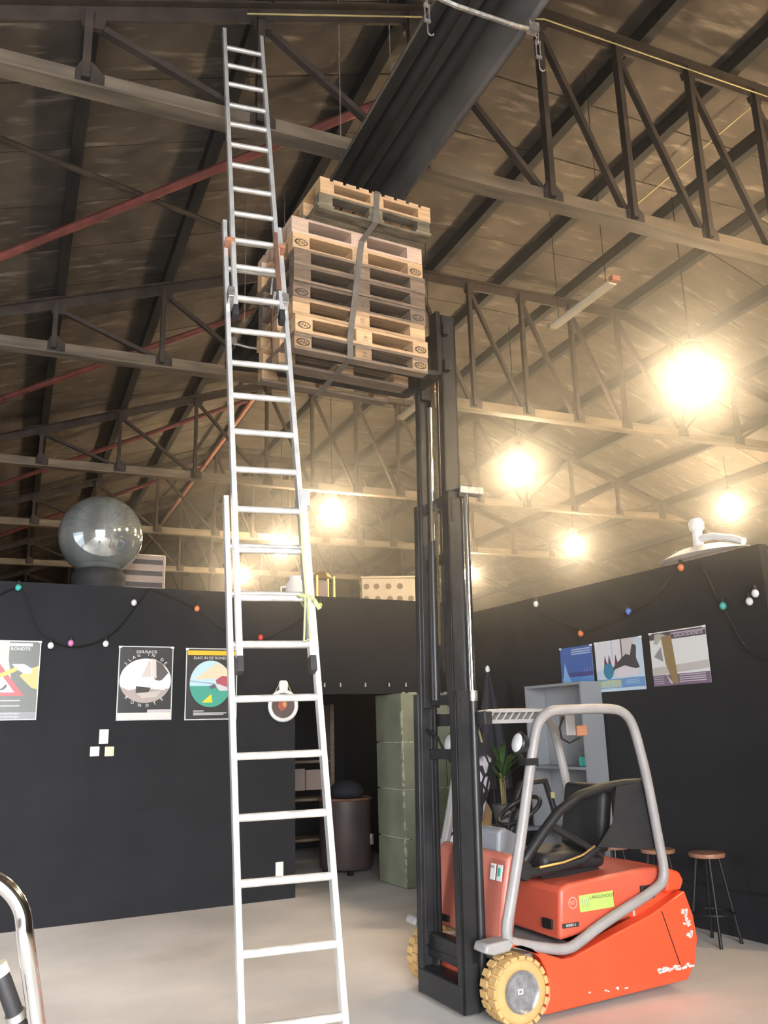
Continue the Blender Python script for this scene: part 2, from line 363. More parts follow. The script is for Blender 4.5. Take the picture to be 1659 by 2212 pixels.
brace(slope_pt(-3.5, 23.5, .34), slope_pt(3.9, 19.6, .34), 0.045, 'red_paint', 'brace_pipe', 'dark red pipe brace beyond the fourth truss, above the mirror ball', 'pipe')
brace((3.86, 14.9, 8.02), (3.80, 30, 8.02), 0.05, 'salmon_paint', 'ridge_pipe', 'salmon painted pipe running along the roof fold beside the ladder', 'pipe')
# yellow conduits
tag(MB().tube([(1.3, 5.38, roof_z(1.3) - .34), (KX, 5.38, KZ - .36), (9, 5.38, KZ - .36)], 0.007, 6).build('cable', 'yellow_cable'), 'thin yellow cable clipped along the nearest truss top chord', 'cable')
tag(MB().tube([(6.98, 5.7, KZ - .2), (6.98, 7.75, KZ - .2)], 0.010, 6).build('cable', 'yellow_cable'), 'short straight yellow cable under the roof boards right of the nearest truss', 'cable')

# ------------------------------------------------------------------ radiant heater
ht = thing('radiant_heater', 'long grey radiant tube heater hanging above the pallet stack', 'heater', (2.34, 5.3, 6.0))
HY0, HY1 = -4.4, 3.85
pr = [(-.31, 0), (-.30, .02), (-.20, .22), (.17, .22), (.29, .02), (.31, 0), (.325, .0), (.30, .035), (.18, .235), (-.21, .235), (-.315, .035), (-.325, 0)]
MB().prism(pr, HY0, HY1).build('reflector', 'heater_steel', ht)
for x in (-.12, .07):
    MB().tube([(x, HY0, .10), (x, HY1 - .05, .10)], 0.052, 14).build('radiant_tube', 'heater_tube', ht, 40)
MB().box((0, HY1 + .09, .11), (.58, .18, .26)).build('burner_box', 'black_plastic', ht, bevel=.01)
for k, y in enumerate((-1.66, 3.3)):
    b = MB(); b.tube([(-.40, y, -.02), (-.2, y, -.045), (.2, y, -.045), (.34, y, -.03)], 0.016, 6)
    b.box((-.36, y, 0), (.06, .05, .07)); b.box((.33, y, -.02), (.07, .05, .06)); b.build('hanger_bar', 'zinc', ht)
    for x in (-.40, .36):
        z = -.03
        for i in range(2):
            a = math.pi / 2 * i
            MB().tube([(x + math.cos(t) * .012 * math.cos(a), y + math.cos(t) * .012 * math.sin(a), z - .025 + math.sin(t) * .026) for t in [2 * math.pi * q / 10 for q in range(10)]], .0035, 5, closed=True).build('chain_link', 'zinc', ht); z -= .042
        b = MB(); b.tube([(x - .014, y, z), (x - .014, y, z - .11)], .005, 6); b.tube([(x + .014, y, z), (x + .014, y, z - .11)], .005, 6); b.box((x, y, z), (.04, .014, .018)); b.box((x, y, z - .11), (.04, .014, .018))
        hk = [(x, y, z - .11), (x, y, z - .17)] + [(x + .018 - .018 * math.cos(t), y, z - .185 - .018 * math.sin(t)) for t in (0, .6, 1.2, 1.8, 2.4, 3.0)]
        b.tube(hk, .0045, 6); b.build('turnbuckle', 'zinc', ht, 40)
for y in (-3.0, .2, 3.3):
    for x in (-.24, .22):
        MB().tube([(x, y, .22), (x, y, 2.0)], .006, 5).build('suspension_wire', 'zinc', ht)

# ------------------------------------------------------------------ high bay lamps and tube lights
LP = [(7.51, 7.54, 5.9, 'biggest and nearest glowing hall lamp, upper right', 0.31), (7.44, 11.53, 5.9, 'glowing hall lamp right of the forklift mast, second nearest', 0.27), (11.97, 16.39, 5.9, 'glowing hall lamp just above the right-hand black wall', 0.25),
      (5.46, 15.1, 5.9, 'glowing hall lamp beside the ladder, upper one', 0.25), (5.40, 18.35, 5.9, 'glowing hall lamp seen between the ladder rungs', 0.25), (12.91, 12.45, 5.9, 'glowing hall lamp at the right edge above the white dish', 0.25),
      (7.48, 3.4, 5.9, 'hall lamp over the floor to the right of the camera', 0.27), (7.48, -.7, 5.9, 'hall lamp behind the camera at the right', 0.27),
      (11.42, 20.45, 5.9, 'small glowing hall lamp touching the right side of the mast', 0.22), (5.47, 22.33, 5.9, 'small glowing hall lamp behind the left ladder stile', 0.22)]
def hall_lamp(x, y, z, lab, r):
    t = thing('hall_lamp', lab, 'lamp', (x, y, z), 0, 'high bay lamps')
    MB().lathe([(0.001, -r * .9), (r * .5, -r * .8), (r * .86, -r * .45), (r, 0), (r * .9, r * .4), (r * .6, r * .75), (r * .35, r * .9)], 24).build('bowl', 'lamp_glow', t, 60)
    pl = bpy.data.lights.new('lamp_light', 'POINT'); pl.shadow_soft_size = r * 1.01; pl.color = (1.0, 0.78, 0.50); pl.use_soft_falloff = False
    pl.energy = LAMP_STRENGTH * 4 * math.pi * math.pi * r * r      # same radiance as the glowing bowl
    po = bpy.data.objects.new('lamp_light', pl); COL.objects.link(po); po.parent = t
    MB().lathe([(r * .36, r * .88), (r * .42, r * .95), (r * .42, r * 1.5), (r * .2, r * 1.7), (.012, r * 1.75)], 16).build('housing', 'dark_iron', t, 40)
    MB().tube([(0, 0, r * 1.7), (0, 0, roof_z(x) - z - .02)], .008, 5).build('cord', 'wire_black', t)
for l in LP: hall_lamp(*l)
for lab, x, y0, y1, z in (('unlit white tube light hanging on wires right of the nearest truss', 5.05, 5.95, 6.95, 5.9), ('unlit tube light hanging just left of the forklift mast top', 4.66, 9.0, 10.05, 5.92)):
    t = thing('tube_light', lab, 'light', (x, (y0 + y1) / 2, z))
    L = (y1 - y0) / 2
    MB().prism([(-.04, 0), (.04, 0), (.05, .03), (.03, .06), (-.03, .06), (-.05, .03)], -L, L).build('cover', 'tube_cover', t)
    for s in (-1, 1):
        MB().box((0, s * (L + .03), .04), (.09, .06, .05)).build('end_cap', 'salmon_paint' if s < 0 else 'yellow_cable', t)
        MB().tube([(0, s * L * .8, .06), (0, s * L * .8, roof_z(x) - z - .1)], .004, 5).build('hanging_wire', 'wire_black', t)

# ------------------------------------------------------------------ partition walls (turned 4 degrees)
A4 = math.radians(4.0); U = V((math.cos(A4), math.sin(A4), 0)); VV = V((-math.sin(A4), math.cos(A4), 0))
L0 = V((0, 9.77, 0)); R0 = V((5.87, 6.2, 0))
LWM = Matrix.Translation(L0) @ Matrix.Rotation(A4, 4, 'Z')
def lw(s, off, z): return L0 + U * s + VV * off + V((0, 0, z))
def rw(t, off, z): return R0 + VV * t + U * off + V((0, 0, z))
def setm(o, m): o.matrix_world = m; return o
w = MB(); w.box((-2.44, .05, 1.715), (11.12, .1, 3.43)); w.box((4.36, .05, 2.835), (2.48, .1, 1.19)); w.box((5.4, .3, 1.1), (.9, .1, 2.2))
setm(struct(w.build('wall_partition', 'black_wall')), LWM)
d = MB(); d.box((-.9, 2.0, 3.36), (13, 3.8, .1)); setm(struct(d.build('ceiling_store', 'black_wall')), LWM)
w = MB(); w.box((4.0, 3.9, 1.65), (6, .1, 3.3)); w.box((2.0, 2.0, 1.65), (.1, 3.8, 3.3)); w.box((5.55, 2.2, 1.65), (.1, 3.4, 3.3)); setm(struct(w.build('wall_store', 'black_wall')), LWM)
RWM = Matrix.Translation(R0) @ Matrix.Rotation(A4, 4, 'Z')
w = MB(); w.box((.05, 1.55, 1.645), (.1, 4.62, 3.29)); setm(struct(w.build('wall_bar', 'black_wall')), RWM)
b = MB(); b.box((-.012, .4, .38), (.02, 2.3, .008)); setm(struct(b.build('trim_1', 'black_plastic')), RWM)
# green concrete block wall beside the doorway
gw = setm(struct(MB().box((4.93, .05, 1.115), (1.06, .62, 2.2)).build('wall_block', 'mortar_pale')), LWM)
zs = [0, .545, 1.10, 1.65, 2.24]
for i in range(4):
    h = zs[i + 1] - zs[i]; zc = (zs[i] + zs[i + 1]) / 2
    for (x0, x1) in (((4.38, 5.0), (5.0, 5.5)) if i % 2 == 0 else ((4.38, 4.78), (4.78, 5.5))):
        MB().box(((x0 + x1) / 2, .05, zc), (x1 - x0 - .012, .70, h - .016)).build('block', 'green_block', gw, bevel=.006)
e = MB(); random.seed(3)
for k in range(46):
    z = random.uniform(.02, 2.2); q = random.uniform(.006, .022)
    e.box((4.385 + random.uniform(-.002, .012), -.302, z), (q, .006, random.uniform(.02, .09))); e.box((4.384, -.296 + random.uniform(0, .02), z), (.006, q, random.uniform(.02, .07)))
for z in (.545, 1.10, 1.65, 2.235):
    for k in range(14): e.box((4.42 + k * .075 + random.uniform(-.02, .02), -.301, z + random.uniform(-.004, .004)), (random.uniform(.03, .08), .004, random.uniform(.008, .02)))
e.build('chipped_paint', 'mortar_pale', gw)['kind'] = 'stuff'

# ------------------------------------------------------------------ posters
def ell(cx, cy, rx, ry, n=40, a0=0, a1=2 * math.pi): return [(cx + rx * math.cos(a0 + (a1 - a0) * k / n), cy + ry * math.sin(a0 + (a1 - a0) * k / n)) for k in range(n + (0 if a1 - a0 > 6.2 else 1))]
class Print:
    """flat print on a sheet of w x h; x to the right, y up from the lower left corner, all in 0..1"""
    def __init__(s, w, h): s.w = w; s.h = h; s.m = MB(); s.z = 0.003
    def poly(s, pts, col):
        s.z += 0.00025; n = len(pts)
        s.m.add([(x * s.w, -s.z, y * s.h) for x, y in pts], [tuple(range(n))], col); return s
    def rect(s, x0, y0, x1, y1, col): return s.poly([(x0, y0), (x1, y0), (x1, y1), (x0, y1)], col)
    def text(s, t, x, y, size, col, align='CENTER', sx=1.0, rot=0.0):
        s.z += 0.00025; vs, fs = text_geo(t, align); c, q = math.cos(rot), math.sin(rot)
        s.m.add([(x * s.w + (a * sx * c - b * q) * size, -s.z, y * s.h + (a * sx * q + b * c) * size) for a, b in vs], fs, col); return s
    def arc(s, t, cx, cy, r, a0, a1, size, col, flip=False):
        for i, ch in enumerate(t):
            if ch == ' ': continue
            a = a0 + (a1 - a0) * i / (len(t) - 1)
            x, y = cx + r * math.cos(a) / s.w * s.w, cy
            px = cx * s.w + r * math.cos(a); py = cy * s.h + r * math.sin(a)
            s.text(ch, px / s.w, py / s.h, size, col, rot=(a + math.pi / 2) if flip else (a - math.pi / 2))
        return s
def poster(lab, m, w, h, fill, border=True, curl=0.0, edge=(.62, .64, .65)):
    t = thing('poster', lab, 'poster', m=m)
    MB().box((w / 2, -.0012, h / 2), (w, .002, h)).build('sheet', 'white_paint', t)
    p = Print(w, h)
    if border: p.rect(0, 0, 1, 1, edge)
    fill(p)
    p.m.build('print', 'poster_print', t, fix=False)
    for x in (.02, .98):
        MB().box((x * w, -.004, h * .985), (.035, .008, .02)).build('tape', 'white_paint', t)
    return t
def postM(base, s, z, rot=0.0): return base @ Matrix.Translation((s, -.012, z)) @ Matrix.Rotation(rot, 4, 'Y')
WHT = (.85, .85, .85); BLK = (.03, .03, .032)
def p_left(p):
    p.rect(.015, .012, .985, .985, (.10, .11, .09)); p.rect(.015, .35, .55, .985, (.80, .66, .42)); p.poly([(.30, .985), (.5, .985), (.62, .45), (.30, .45)], (.62, .56, .42))
    p.poly([(.985, .68), (.80, .62), (.72, .55), (.90, .40), (.985, .38)], (.62, .42, .12)); p.poly([(.6, .70), (.78, .70), (.9, .64), (.88, .58), (.78, .58), (.66, .64)], (.46, .47, .58))
    p.rect(.015, .30, .42, .38, (.55, .42, .27))
    p.rect(.18, .925, .88, .965, (.50, .50, .52)); p.text('SLAG IN DE RONDTE', .52, .875, .030, WHT, sx=1.1); p.text('2017', .36, .815, .034, WHT, sx=1.1); p.text('zeilrace voor iedereen', .42, .765, .014, WHT)
    p.poly([(-.0 + .02, .30), (.80, .30), (.42, .72)], (.62, .05, .06)); p.poly([(.14, .345), (.665, .345), (.405, .63)], WHT)
    p.poly([(.42, .37), (.49, .40), (.53, .44), (.56, .44), (.55, .405), (.50, .37)], BLK); p.poly([(.25, .36), (.33, .40), (.37, .39), (.35, .36)], BLK); p.poly([(.30, .46), (.36, .50), (.40, .49), (.37, .46)], BLK)
    p.poly([(.02, .36), (.02, .42), (.66, .66), (.69, .64), (.67, .61)], (.82, .48, .05)); p.poly([(.27, .30), (.31, .30), (.21, .11), (.18, .11)], (.62, .55, .40))
    for y in (.235, .17): p.rect(.28, y, .75, y + .014, (.42, .42, .40))
    p.rect(.015, .012, .985, .10, (.22, .22, .23))
    for y in (.075, .035): p.text('inschrijving en inlichtingen', .5, y, .018, (.58, .58, .60), sx=1.3)
def p_race(p):
    p.rect(.02, .015, .98, .985, BLK); p.text('ZEILRACE', .5, .905, .030, WHT, sx=1.25)
    p.poly(ell(.5, .53, .47, .30, 44), (.86, .82, .78)); p.poly(ell(.5, .53, .47, .30, 22, -math.pi * .93, -math.pi * .12), (.42, .36, .33))
    p.poly([(.05, .45), (.20, .40), (.33, .42), (.36, .56), (.5, .66), (.5, .80), (.3, .80), (.12, .68), (.04, .55)], (.90, .87, .84))
    p.poly([(.63, .82), (.80, .76), (.93, .62), (.86, .55), (.70, .52), (.62, .60)], (.10, .09, .085)); p.poly([(.60, .83), (.68, .82), (.70, .56), (.62, .58)], (.68, .62, .58))
    p.poly([(.42, .58), (.60, .58), (.585, .80), (.55, .80)], (.62, .56, .52)); p.poly([(.36, .53), (.55, .565), (.78, .52), (.92, .64), (.93, .50), (.85, .40), (.62, .42), (.36, .44)], (.88, .87, .86))
    p.poly([(.33, .455), (.6, .435), (.56, .37), (.33, .365)], (.05, .045, .045)); p.poly([(.35, .36), (.80, .39), (.70, .31), (.45, .29)], (.55, .50, .47))
    p.arc('SLAG IN DE', .5, .53, .27, math.radians(140), math.radians(42), .034, WHT); p.arc('RONDTE', .5, .53, .285, math.radians(222), math.radians(312), .034, WHT, True)
    p.rect(.02, .015, .98, .10, (.80, .70, .66)); p.rect(.55, .10, .98, .14, (.55, .52, .52))
def p_oval(p):
    p.rect(.02, .015, .98, .985, BLK); p.rect(.03, .90, .98, .965, (.72, .48, .03)); p.text('SLAG IN DE RONDTE', .5, .845, .030, WHT, sx=1.05)
    p.poly(ell(.48, .50, .40, .325, 44), (.50, .72, .80)); p.poly(ell(.48, .50, .40, .325, 22, -math.pi * .97, -math.pi * .03), (.06, .36, .27))
    p.poly([(.16, .56), (.62, .80), (.78, .72), (.86, .60), (.60, .57)], (.82, .64, .46)); p.poly([(.58, .55), (.70, .61), (.86, .60), (.87, .47), (.70, .45), (.60, .49)], (.42, .10, .13))
    p.poly([(.08, .545), (.08, .53), (.56, .49), (.56, .505)], (.30, .38, .52)); p.poly([(.56, .48), (.62, .50), (.84, .44), (.80, .40), (.66, .40)], (.60, .60, .66)); p.poly([(.44, .46), (.56, .50), (.6, .45), (.5, .42)], (.10, .12, .16))
    p.poly([(.32, .24), (.50, .36), (.52, .24)], (.80, .62, .04))
    for i, y in enumerate((.115, .085, .065)): p.rect(.16, y, (.36, .80, .74)[i], y + .018, (.45, .45, .46))
poster('poster with a red warning triangle at the left edge of the photo', postM(LWM, -.42, 2.0), .68, .81, p_left)
poster('black and white boat poster above the light switches', postM(LWM, 1.06, 1.975), .595, .80, p_race)
poster('poster with a teal and blue oval behind the left ladder stile', postM(LWM, 1.80, 1.965), .60, .80, p_oval)
RPM = RWM @ Matrix.Rotation(-math.pi / 2, 4, 'Z')     # x runs towards the camera along the right-hand wall
def p_blue(p):
    p.rect(0, 0, 1, 1, (.07, .15, .45)); p.rect(0, 0, 1, .18, (.12, .32, .70)); p.rect(.1, .18, 1, .30, (.09, .09, .28)); p.poly([(.04, 0), (.34, 0), (.20, .30), (.13, .60)], (.30, .55, .85))
    for x in (.72, .80, .9): p.poly([(x, .30), (x + .02, .30), (x + .01, .42)], (.4, .5, .75))
    for y in (.90, .84, .78): p.rect(.36, y, .96, y + .035, (.45, .55, .78))
def p_boat(p):
    p.rect(0, 0, 1, 1, (.62, .74, .84)); p.rect(0, .42, .58, 1, (.84, .82, .86)); p.rect(.58, .55, .85, 1, (.70, .64, .62)); p.rect(.56, .50, .59, 1, (.25, .16, .16)); p.rect(.36, .6, .39, 1, (.66, .66, .80))
    p.poly([(.30, .40), (.55, .62), (.66, .70), (.74, .66), (.80, .88), (.88, .84), (.86, .60), (.92, .42), (.7, .38)], (.08, .07, .075))
    for x in (.22, .31, .45): p.poly([(x - .04, .5), (x + .04, .5), (x - .01, .72)], (.20, .05, .08))
    p.poly(ell(.27, .40, .11, .16, 20), (.06, .26, .40)); p.poly([(.40, .42), (.62, .48), (.90, .38), (.86, .27), (.42, .27)], (.80, .72, .76)); p.rect(0, .06, 1, .24, (.16, .34, .62)); p.rect(.02, .07, .52, .21, (.42, .55, .55))
    p.text('BOTTER', .27, .105, .062, (.72, .70, .20), sx=1.1)
    for y in (.19, .16, .13): p.rect(.62, y, .9, y + .012, (.45, .58, .78))
def p_hammer(p):
    p.rect(0, 0, 1, 1, (.84, .83, .80)); p.rect(0, 0, 1, .20, (.22, .15, .22)); p.poly([(0, .20), (1, .26), (1, .40), (0, .34)], (.60, .56, .52)); p.rect(.40, .84, 1, .98, (.12, .07, .11)); p.rect(.40, .93, 1, .955, (.42, .36, .42))
    p.text('SLAG IN DE RONDTE', .705, .865, .034, WHT, sx=.78); p.rect(0, .86, .40, .98, (.10, .08, .09))
    p.poly([(.08, .78), (.10, .96), (.22, .97), (.34, .90), (.30, .86), (.20, .85), (.14, .77)], (.50, .47, .40)); p.poly([(.06, .55), (.20, .72), (.22, .44)], (.32, .31, .30))
    p.poly([(.22, .90), (.40, .92), (.46, .03), (.36, .03), (.26, .40)], (.33, .22, .10)); p.poly([(.24, .22), (.35, .06), (.34, .02), (.30, .06)], (.62, .58, .50))
    for y, x1 in ((.165, .93), (.125, .93), (.09, .93), (.05, .93)): p.rect(.48, y, x1, y + .018, (.58, .52, .58))
    for y in (.16, .12, .08, .04): p.rect(.02, y, .20, y + .016, (.50, .42, .50))
poster('plain blue poster half hidden above the grey cabinet', RPM @ Matrix.Translation((-2.06, -.012, 2.24)), .54, .40, p_blue, False)
poster('light blue boat poster with yellow lettering, middle of the right-hand wall', RPM @ Matrix.Translation((-1.47, -.012, 2.125)), .71, .525, p_boat, False)
poster('white poster with a brown wooden handle, rightmost on the black wall', RPM @ Matrix.Translation((-.65, -.012, 2.14)), .72, .52, p_hammer, False)

# ------------------------------------------------------------------ party light strings
def swag(pts, n=7):
    out = []
    P = [V(p) for p in pts]
    for i in range(len(P) - 1):
        p0, p1, p2, p3 = P[max(i - 1, 0)], P[i], P[i + 1], P[min(i + 2, len(P) - 1)]
        for k in range(n):
            t = k / n; out.append(0.5 * ((2 * p1) + (p2 - p0) * t + (2 * p0 - 5 * p1 + 4 * p2 - p3) * t * t + (3 * p1 - p0 - 3 * p2 + p3) * t ** 3))
    return out + [P[-1]]
def string(lab, wire, bulbs, fn):
    o = fn(*wire[0]); t = thing('light_string', lab, 'string lights', tuple(o))
    MB().tube([p - o for p in swag([fn(*q) for q in wire])], .0085, 6).build('wire', 'wire_black', t, 60)
    for (s, z, c) in bulbs:
        p = fn(s, z) - o
        MB().lathe([(.001, -.036), (.02, -.03), (.032, -.008), (.03, .014), (.017, .034)], 12, p).build('bulb', 'bulb_' + c, t, 60)
        MB().lathe([(.018, .03), (.018, .065), (.01, .075)], 10, p).build('bulb_holder', 'wire_black', t, 40)
fl = lambda s, z: lw(s, -.045, z)
fr = lambda s, z: rw(s, -.045, z)
string('sagging string of coloured bulbs above the left posters', [(-.6, 3.0), (-.3, 3.2), (-.01, 3.36), (.10, 3.17), (.23, 2.90), (.56, 2.75), (.96, 2.89), (1.25, 3.27), (1.34, 3.42)], [(-.01, 3.36, 'teal'), (.55, 2.79, 'pink'), (1.19, 3.25, 'white'), (.35, 2.76, 'white'), (.91, 2.79, 'white')], fl)
string('string of coloured bulbs passing behind the ladder rungs', [(1.36, 3.42), (1.9, 3.20), (2.26, 2.95), (2.66, 2.86), (3.13, 3.09), (3.43, 3.32)], [(1.9, 3.21, 'orange'), (2.67, 2.90, 'red'), (3.43, 3.31, 'yellow')], fl)
string('string of coloured bulbs swagging over the right-hand posters', [(2.44, 3.25), (2.28, 3.05), (1.64, 2.80), (1.31, 2.80), (.88, 2.88), (.47, 3.02), (.15, 3.24)], [(2.40, 3.20, 'white'), (1.64, 2.77, 'orange'), (.87, 2.91, 'blue'), (.11, 3.23, 'orange')], fr)
string('string with a teal bulb at the far right of the black wall', [(-.12, 3.24), (-.20, 3.1), (-.27, 2.89), (-.33, 2.80), (-.43, 2.58), (-.55, 2.38), (-.72, 2.29)], [(-.33, 2.80, 'teal'), (-.69, 2.86, 'white'), (-.62, 2.80, 'white')], fr)

# ------------------------------------------------------------------ switches, socket, ring sign
def plate(lab, s, z, w_, h_, mat, cat='switch', name='light_switch'):
    t = thing(name, lab, cat, m=LWM @ Matrix.Translation((s, -.012, z)))
    MB().box((0, 0, 0), (w_, .024, h_)).build('plate', mat, t, bevel=.006); MB().box((0, -.014, 0), (w_ * .6, .008, h_ * .6)).build('rocker', mat, t, bevel=.002)
plate('tall white double light switch, upper one of three on the black wall', .945, 1.815, .095, .15, 'socket_white')
plate('square white light switch, lower left of three', .86, 1.665, .095, .10, 'socket_white')
plate('square cream coloured light switch, lower right of three', 1.01, 1.66, .095, .10, 'socket_cream')
plate('white wall socket low on the black wall behind the ladder', 2.925, .32, .09, .15, 'socket_white', 'socket', 'wall_socket')
t = thing('ring_sign', 'white ring with a dark disc hanging on a cord beside the doorway', 'wall decoration', m=LWM @ Matrix.Translation((2.96, -.03, 2.11)))
MB().tube([(.165 * math.cos(a), 0, .165 * math.sin(a)) for a in [2 * math.pi * k / 36 for k in range(36)]], .024, 10, closed=True).build('ring', 'ring_white', t, 60)
MB().prism(ell(0, 0, .155, .155, 32), .0, .012).build('disc', 'ring_disc', t)
MB().prism(ell(-.015, 0, .05, .055, 20), -.006, .002).build('emblem', 'emblem_red', t); MB().prism(ell(.015, .015, .028, .034, 16), -.010, -.004).build('emblem', 'emblem_orange', t)
MB().tube([(-.12, 0, .12), (-.03, -.01, .29), (.03, -.01, .29), (.12, 0, .12)], .005, 6).build('cord', 'rope', t)
MB().prism([(-.05, .15), (.05, .15), (.055, .27), (.03, .29), (-.04, .29), (-.055, .26)], -.02, .015).build('hook_plate', 'ring_white', t, bevel=.008)
# small pale clips along the edge above the doorway
for i, s in enumerate((3.50, 3.71, 4.05, 4.38, 4.62)):
    tag(setm(MB().box((0, 0, 0), (.018, .01, .05)).build('clip', 'zinc'), LWM @ Matrix.Translation((s, -.008, 2.35))), ('leftmost', 'second from left', 'middle', 'fourth from left', 'rightmost')[i] + ' of five small pale clips on the black lintel', 'clip', 'clips on the lintel')

# ------------------------------------------------------------------ things on top of the partition
t = thing('mirror_ball', 'large mirror ball on a black rubber base above the left posters', 'mirror ball', m=LWM @ Matrix.Translation((.88, .5, 3.41)))
N1, N2 = 72, 40; R_ = .475; bm_ = MB(); vs = []; fs = []
for j in range(N2 + 1):
    ph = -math.pi / 2 + math.pi * j / N2
    for k in range(N1): vs.append((R_ * math.cos(ph) * math.cos(2 * math.pi * k / N1), R_ * math.cos(ph) * math.sin(2 * math.pi * k / N1), .69 + R_ * math.sin(ph)))
for j in range(N2):
    for k in range(N1): fs.append((j * N1 + k, j * N1 + (k + 1) % N1, (j + 1) * N1 + (k + 1) % N1, (j + 1) * N1 + k))
bm_.add(vs, fs); bm_.build('ball', 'ball_silver', t, 60, fix=False)
MB().lathe([(.25, 0), (.30, .03), (.31, .09), (.295, .12), (.305, .15), (.30, .22), (.26, .28), (.18, .29)], 36).build('base', 'rubber', t, 50)
t = thing('solar_panel', 'upright tan panel with dark striped cells behind the mirror ball', 'solar panel', m=LWM @ Matrix.Translation((1.45, 1.06, 3.41)))
MB().box((0, 0, .30), (.62, .03, .62)).build('board', 'panel_tan', t)
for k in range(4):
    MB().box((0, -.018, .09 + k * .145), (.57, .008, .06)).build('cell_row', 'panel_cell', t)
MB().box((.315, 0, .30), (.012, .04, .63)).build('frame', 'gift_paper', t); MB().box((0, 0, .615), (.63, .04, .012)).build('frame', 'gift_paper', t)
t = thing('gift_box', 'cream box with brown dots on top of the partition, left of the mast', 'box', m=LWM @ Matrix.Translation((4.68, .55, 3.41)) @ Matrix.Rotation(math.radians(-22), 4, 'Z'))
MB().box((0, 0, .19), (.72, .42, .36)).build('carton', 'gift_paper', t, bevel=.01); MB().box((0, 0, .385), (.74, .44, .03)).build('lid', 'gift_paper', t, bevel=.008)
random.seed(11)
for k in range(9): MB().prism(ell(-.30 + (k % 5) * .15 + random.uniform(-.02, .02), .09 + (k // 5) * .17, .04, .04, 16), -.214, -.209).build('dot', 'dot_brown', t)
for k in range(4):
    o = MB().prism(ell(-.14 + (k % 2) * .2, .09 + (k // 2) * .17, .04, .04, 16), -.364, -.359).build('dot', 'dot_brown', t); o.rotation_euler = (0, 0, -math.pi / 2)
t = thing('lantern', 'brass framed lantern on top of the partition beside the ladder', 'lantern', m=LWM @ Matrix.Translation((3.68, .45, 3.41)))
for sx in (-1, 1):
    for sy in (-1, 1): MB().box((sx * .12, sy * .1, .18), (.025, .025, .34)).build('post', 'brass', t)
MB().box((0, 0, .012), (.28, .24, .024)).build('base_plate', 'brass', t)
MB().lathe([(.15, .34), (.10, .40), (.04, .42)], 4).build('roof', 'brass', t); MB().box((0, .06, .18), (.2, .01, .28)).build('pane', 'panel_tan', t)
t = thing('jug', 'white jug standing on the partition between ladder and lantern', 'jug', m=LWM @ Matrix.Translation((3.30, .45, 3.41)))
MB().lathe([(.10, 0), (.13, .04), (.13, .22), (.08, .29), (.075, .33), (.09, .34)], 20).build('body', 'white_paint', t, 50)
MB().tube([(-.12, 0, .20), (-.19, 0, .19), (-.19, 0, .10), (-.13, 0, .07)], .014, 8).build('handle', 'white_paint', t, 60)
# white dish lamp on the right-hand wall
t = thing('dish_lamp', 'white pointed dish with a stem lying on top of the right-hand wall', 'lamp', m=RWM @ Matrix.Translation((.12, -.05, 3.30)) @ Matrix.Rotation(math.radians(90), 4, 'Z'))
b = MB(); NN = 28
ring = [(.52 * math.cos(a), .30 * math.sin(a), .02) for a in [2 * math.pi * k / NN for k in range(NN)]]
ring2 = [(.30 * math.cos(a), .17 * math.sin(a), .10) for a in [2 * math.pi * k / NN for k in range(NN)]]
top = [(0, 0, .13)]
b.add(ring + ring2 + top, [(k, (k + 1) % NN, NN + (k + 1) % NN, NN + k) for k in range(NN)] + [(NN + k, NN + (k + 1) % NN, 2 * NN) for k in range(NN)] + [tuple(range(NN - 1, -1, -1))])
b.build('dish', 'white_paint', t, 50)
MB().lathe([(.05, .10), (.045, .27), (.07, .30), (.075, .36), (.05, .40), (.001, .41)], 16, (.06, 0, 0)).build('stem', 'white_paint', t, 40)
MB().tube([(.06, 0, .2), (-.12, 0, .19), (-.36, 0, .12), (-.46, 0, .07)], .035, 10).build('arm', 'white_paint', t, 60)
MB().lathe([(.02, .05), (.035, .09), (.03, .13), (.001, .15)], 10, (.36, 0, 0)).build('knob', 'pot', t, 50)
tag(setm(MB().prism([(-.12, 0), (.3, 0), (.3, .02), (.0, .05)], -.2, .2).build('white_board', 'white_paint'), Matrix.Translation((6.9, 6.15, 3.18))), 'white board tip at the right edge beyond the black wall', 'board')

# ------------------------------------------------------------------ store room behind the doorway
t = thing('drum', 'dark brown barrel with a rusty rim inside the doorway', 'barrel', m=LWM @ Matrix.Translation((4.32, 1.25, 0)))
MB().lathe([(.33, .07), (.345, .10), (.345, .92)], 32).build('shell', 'drum_brown', t, 50); MB().tube([(.35 * math.cos(a), .35 * math.sin(a), .93) for a in [2 * math.pi * k / 32 for k in range(32)]], .018, 8, closed=True).build('rim', 'rust', t, 60)
for a in (.5, 2.6, 4.5): MB().box((.27 * math.cos(a), .27 * math.sin(a), .04), (.06, .06, .08)).build('leg', 'dark_iron', t)
MB().box((.25, -.27, .42), (.05, .05, .14)).build('tap', 'zinc', t, bevel=.01)
t = thing('bag', 'dark bundle lying on top of the brown barrel', 'bag', m=LWM @ Matrix.Translation((4.32, 1.2, .94)))
b = MB(); b.lathe([(.001, 0), (.20, .01), (.24, .08), (.19, .17), (.08, .22), (.001, .23)], 14); b.build('bundle', 'parasol_cloth', t, 60)
t = thing('shelf_rack', 'dark wooden shelf rack at the back of the doorway', 'shelf', m=LWM @ Matrix.Translation((3.95, 2.6, 0)))
for x in (-.85, 0, .7): MB().box((x, 0, 1.1), (.06, .4, 2.2)).build('post', 'wood_old', t)
for z in (.3, .85, 1.38): MB().box((-.08, 0, z), (1.62, .42, .035)).build('shelf', 'wood_old', t)
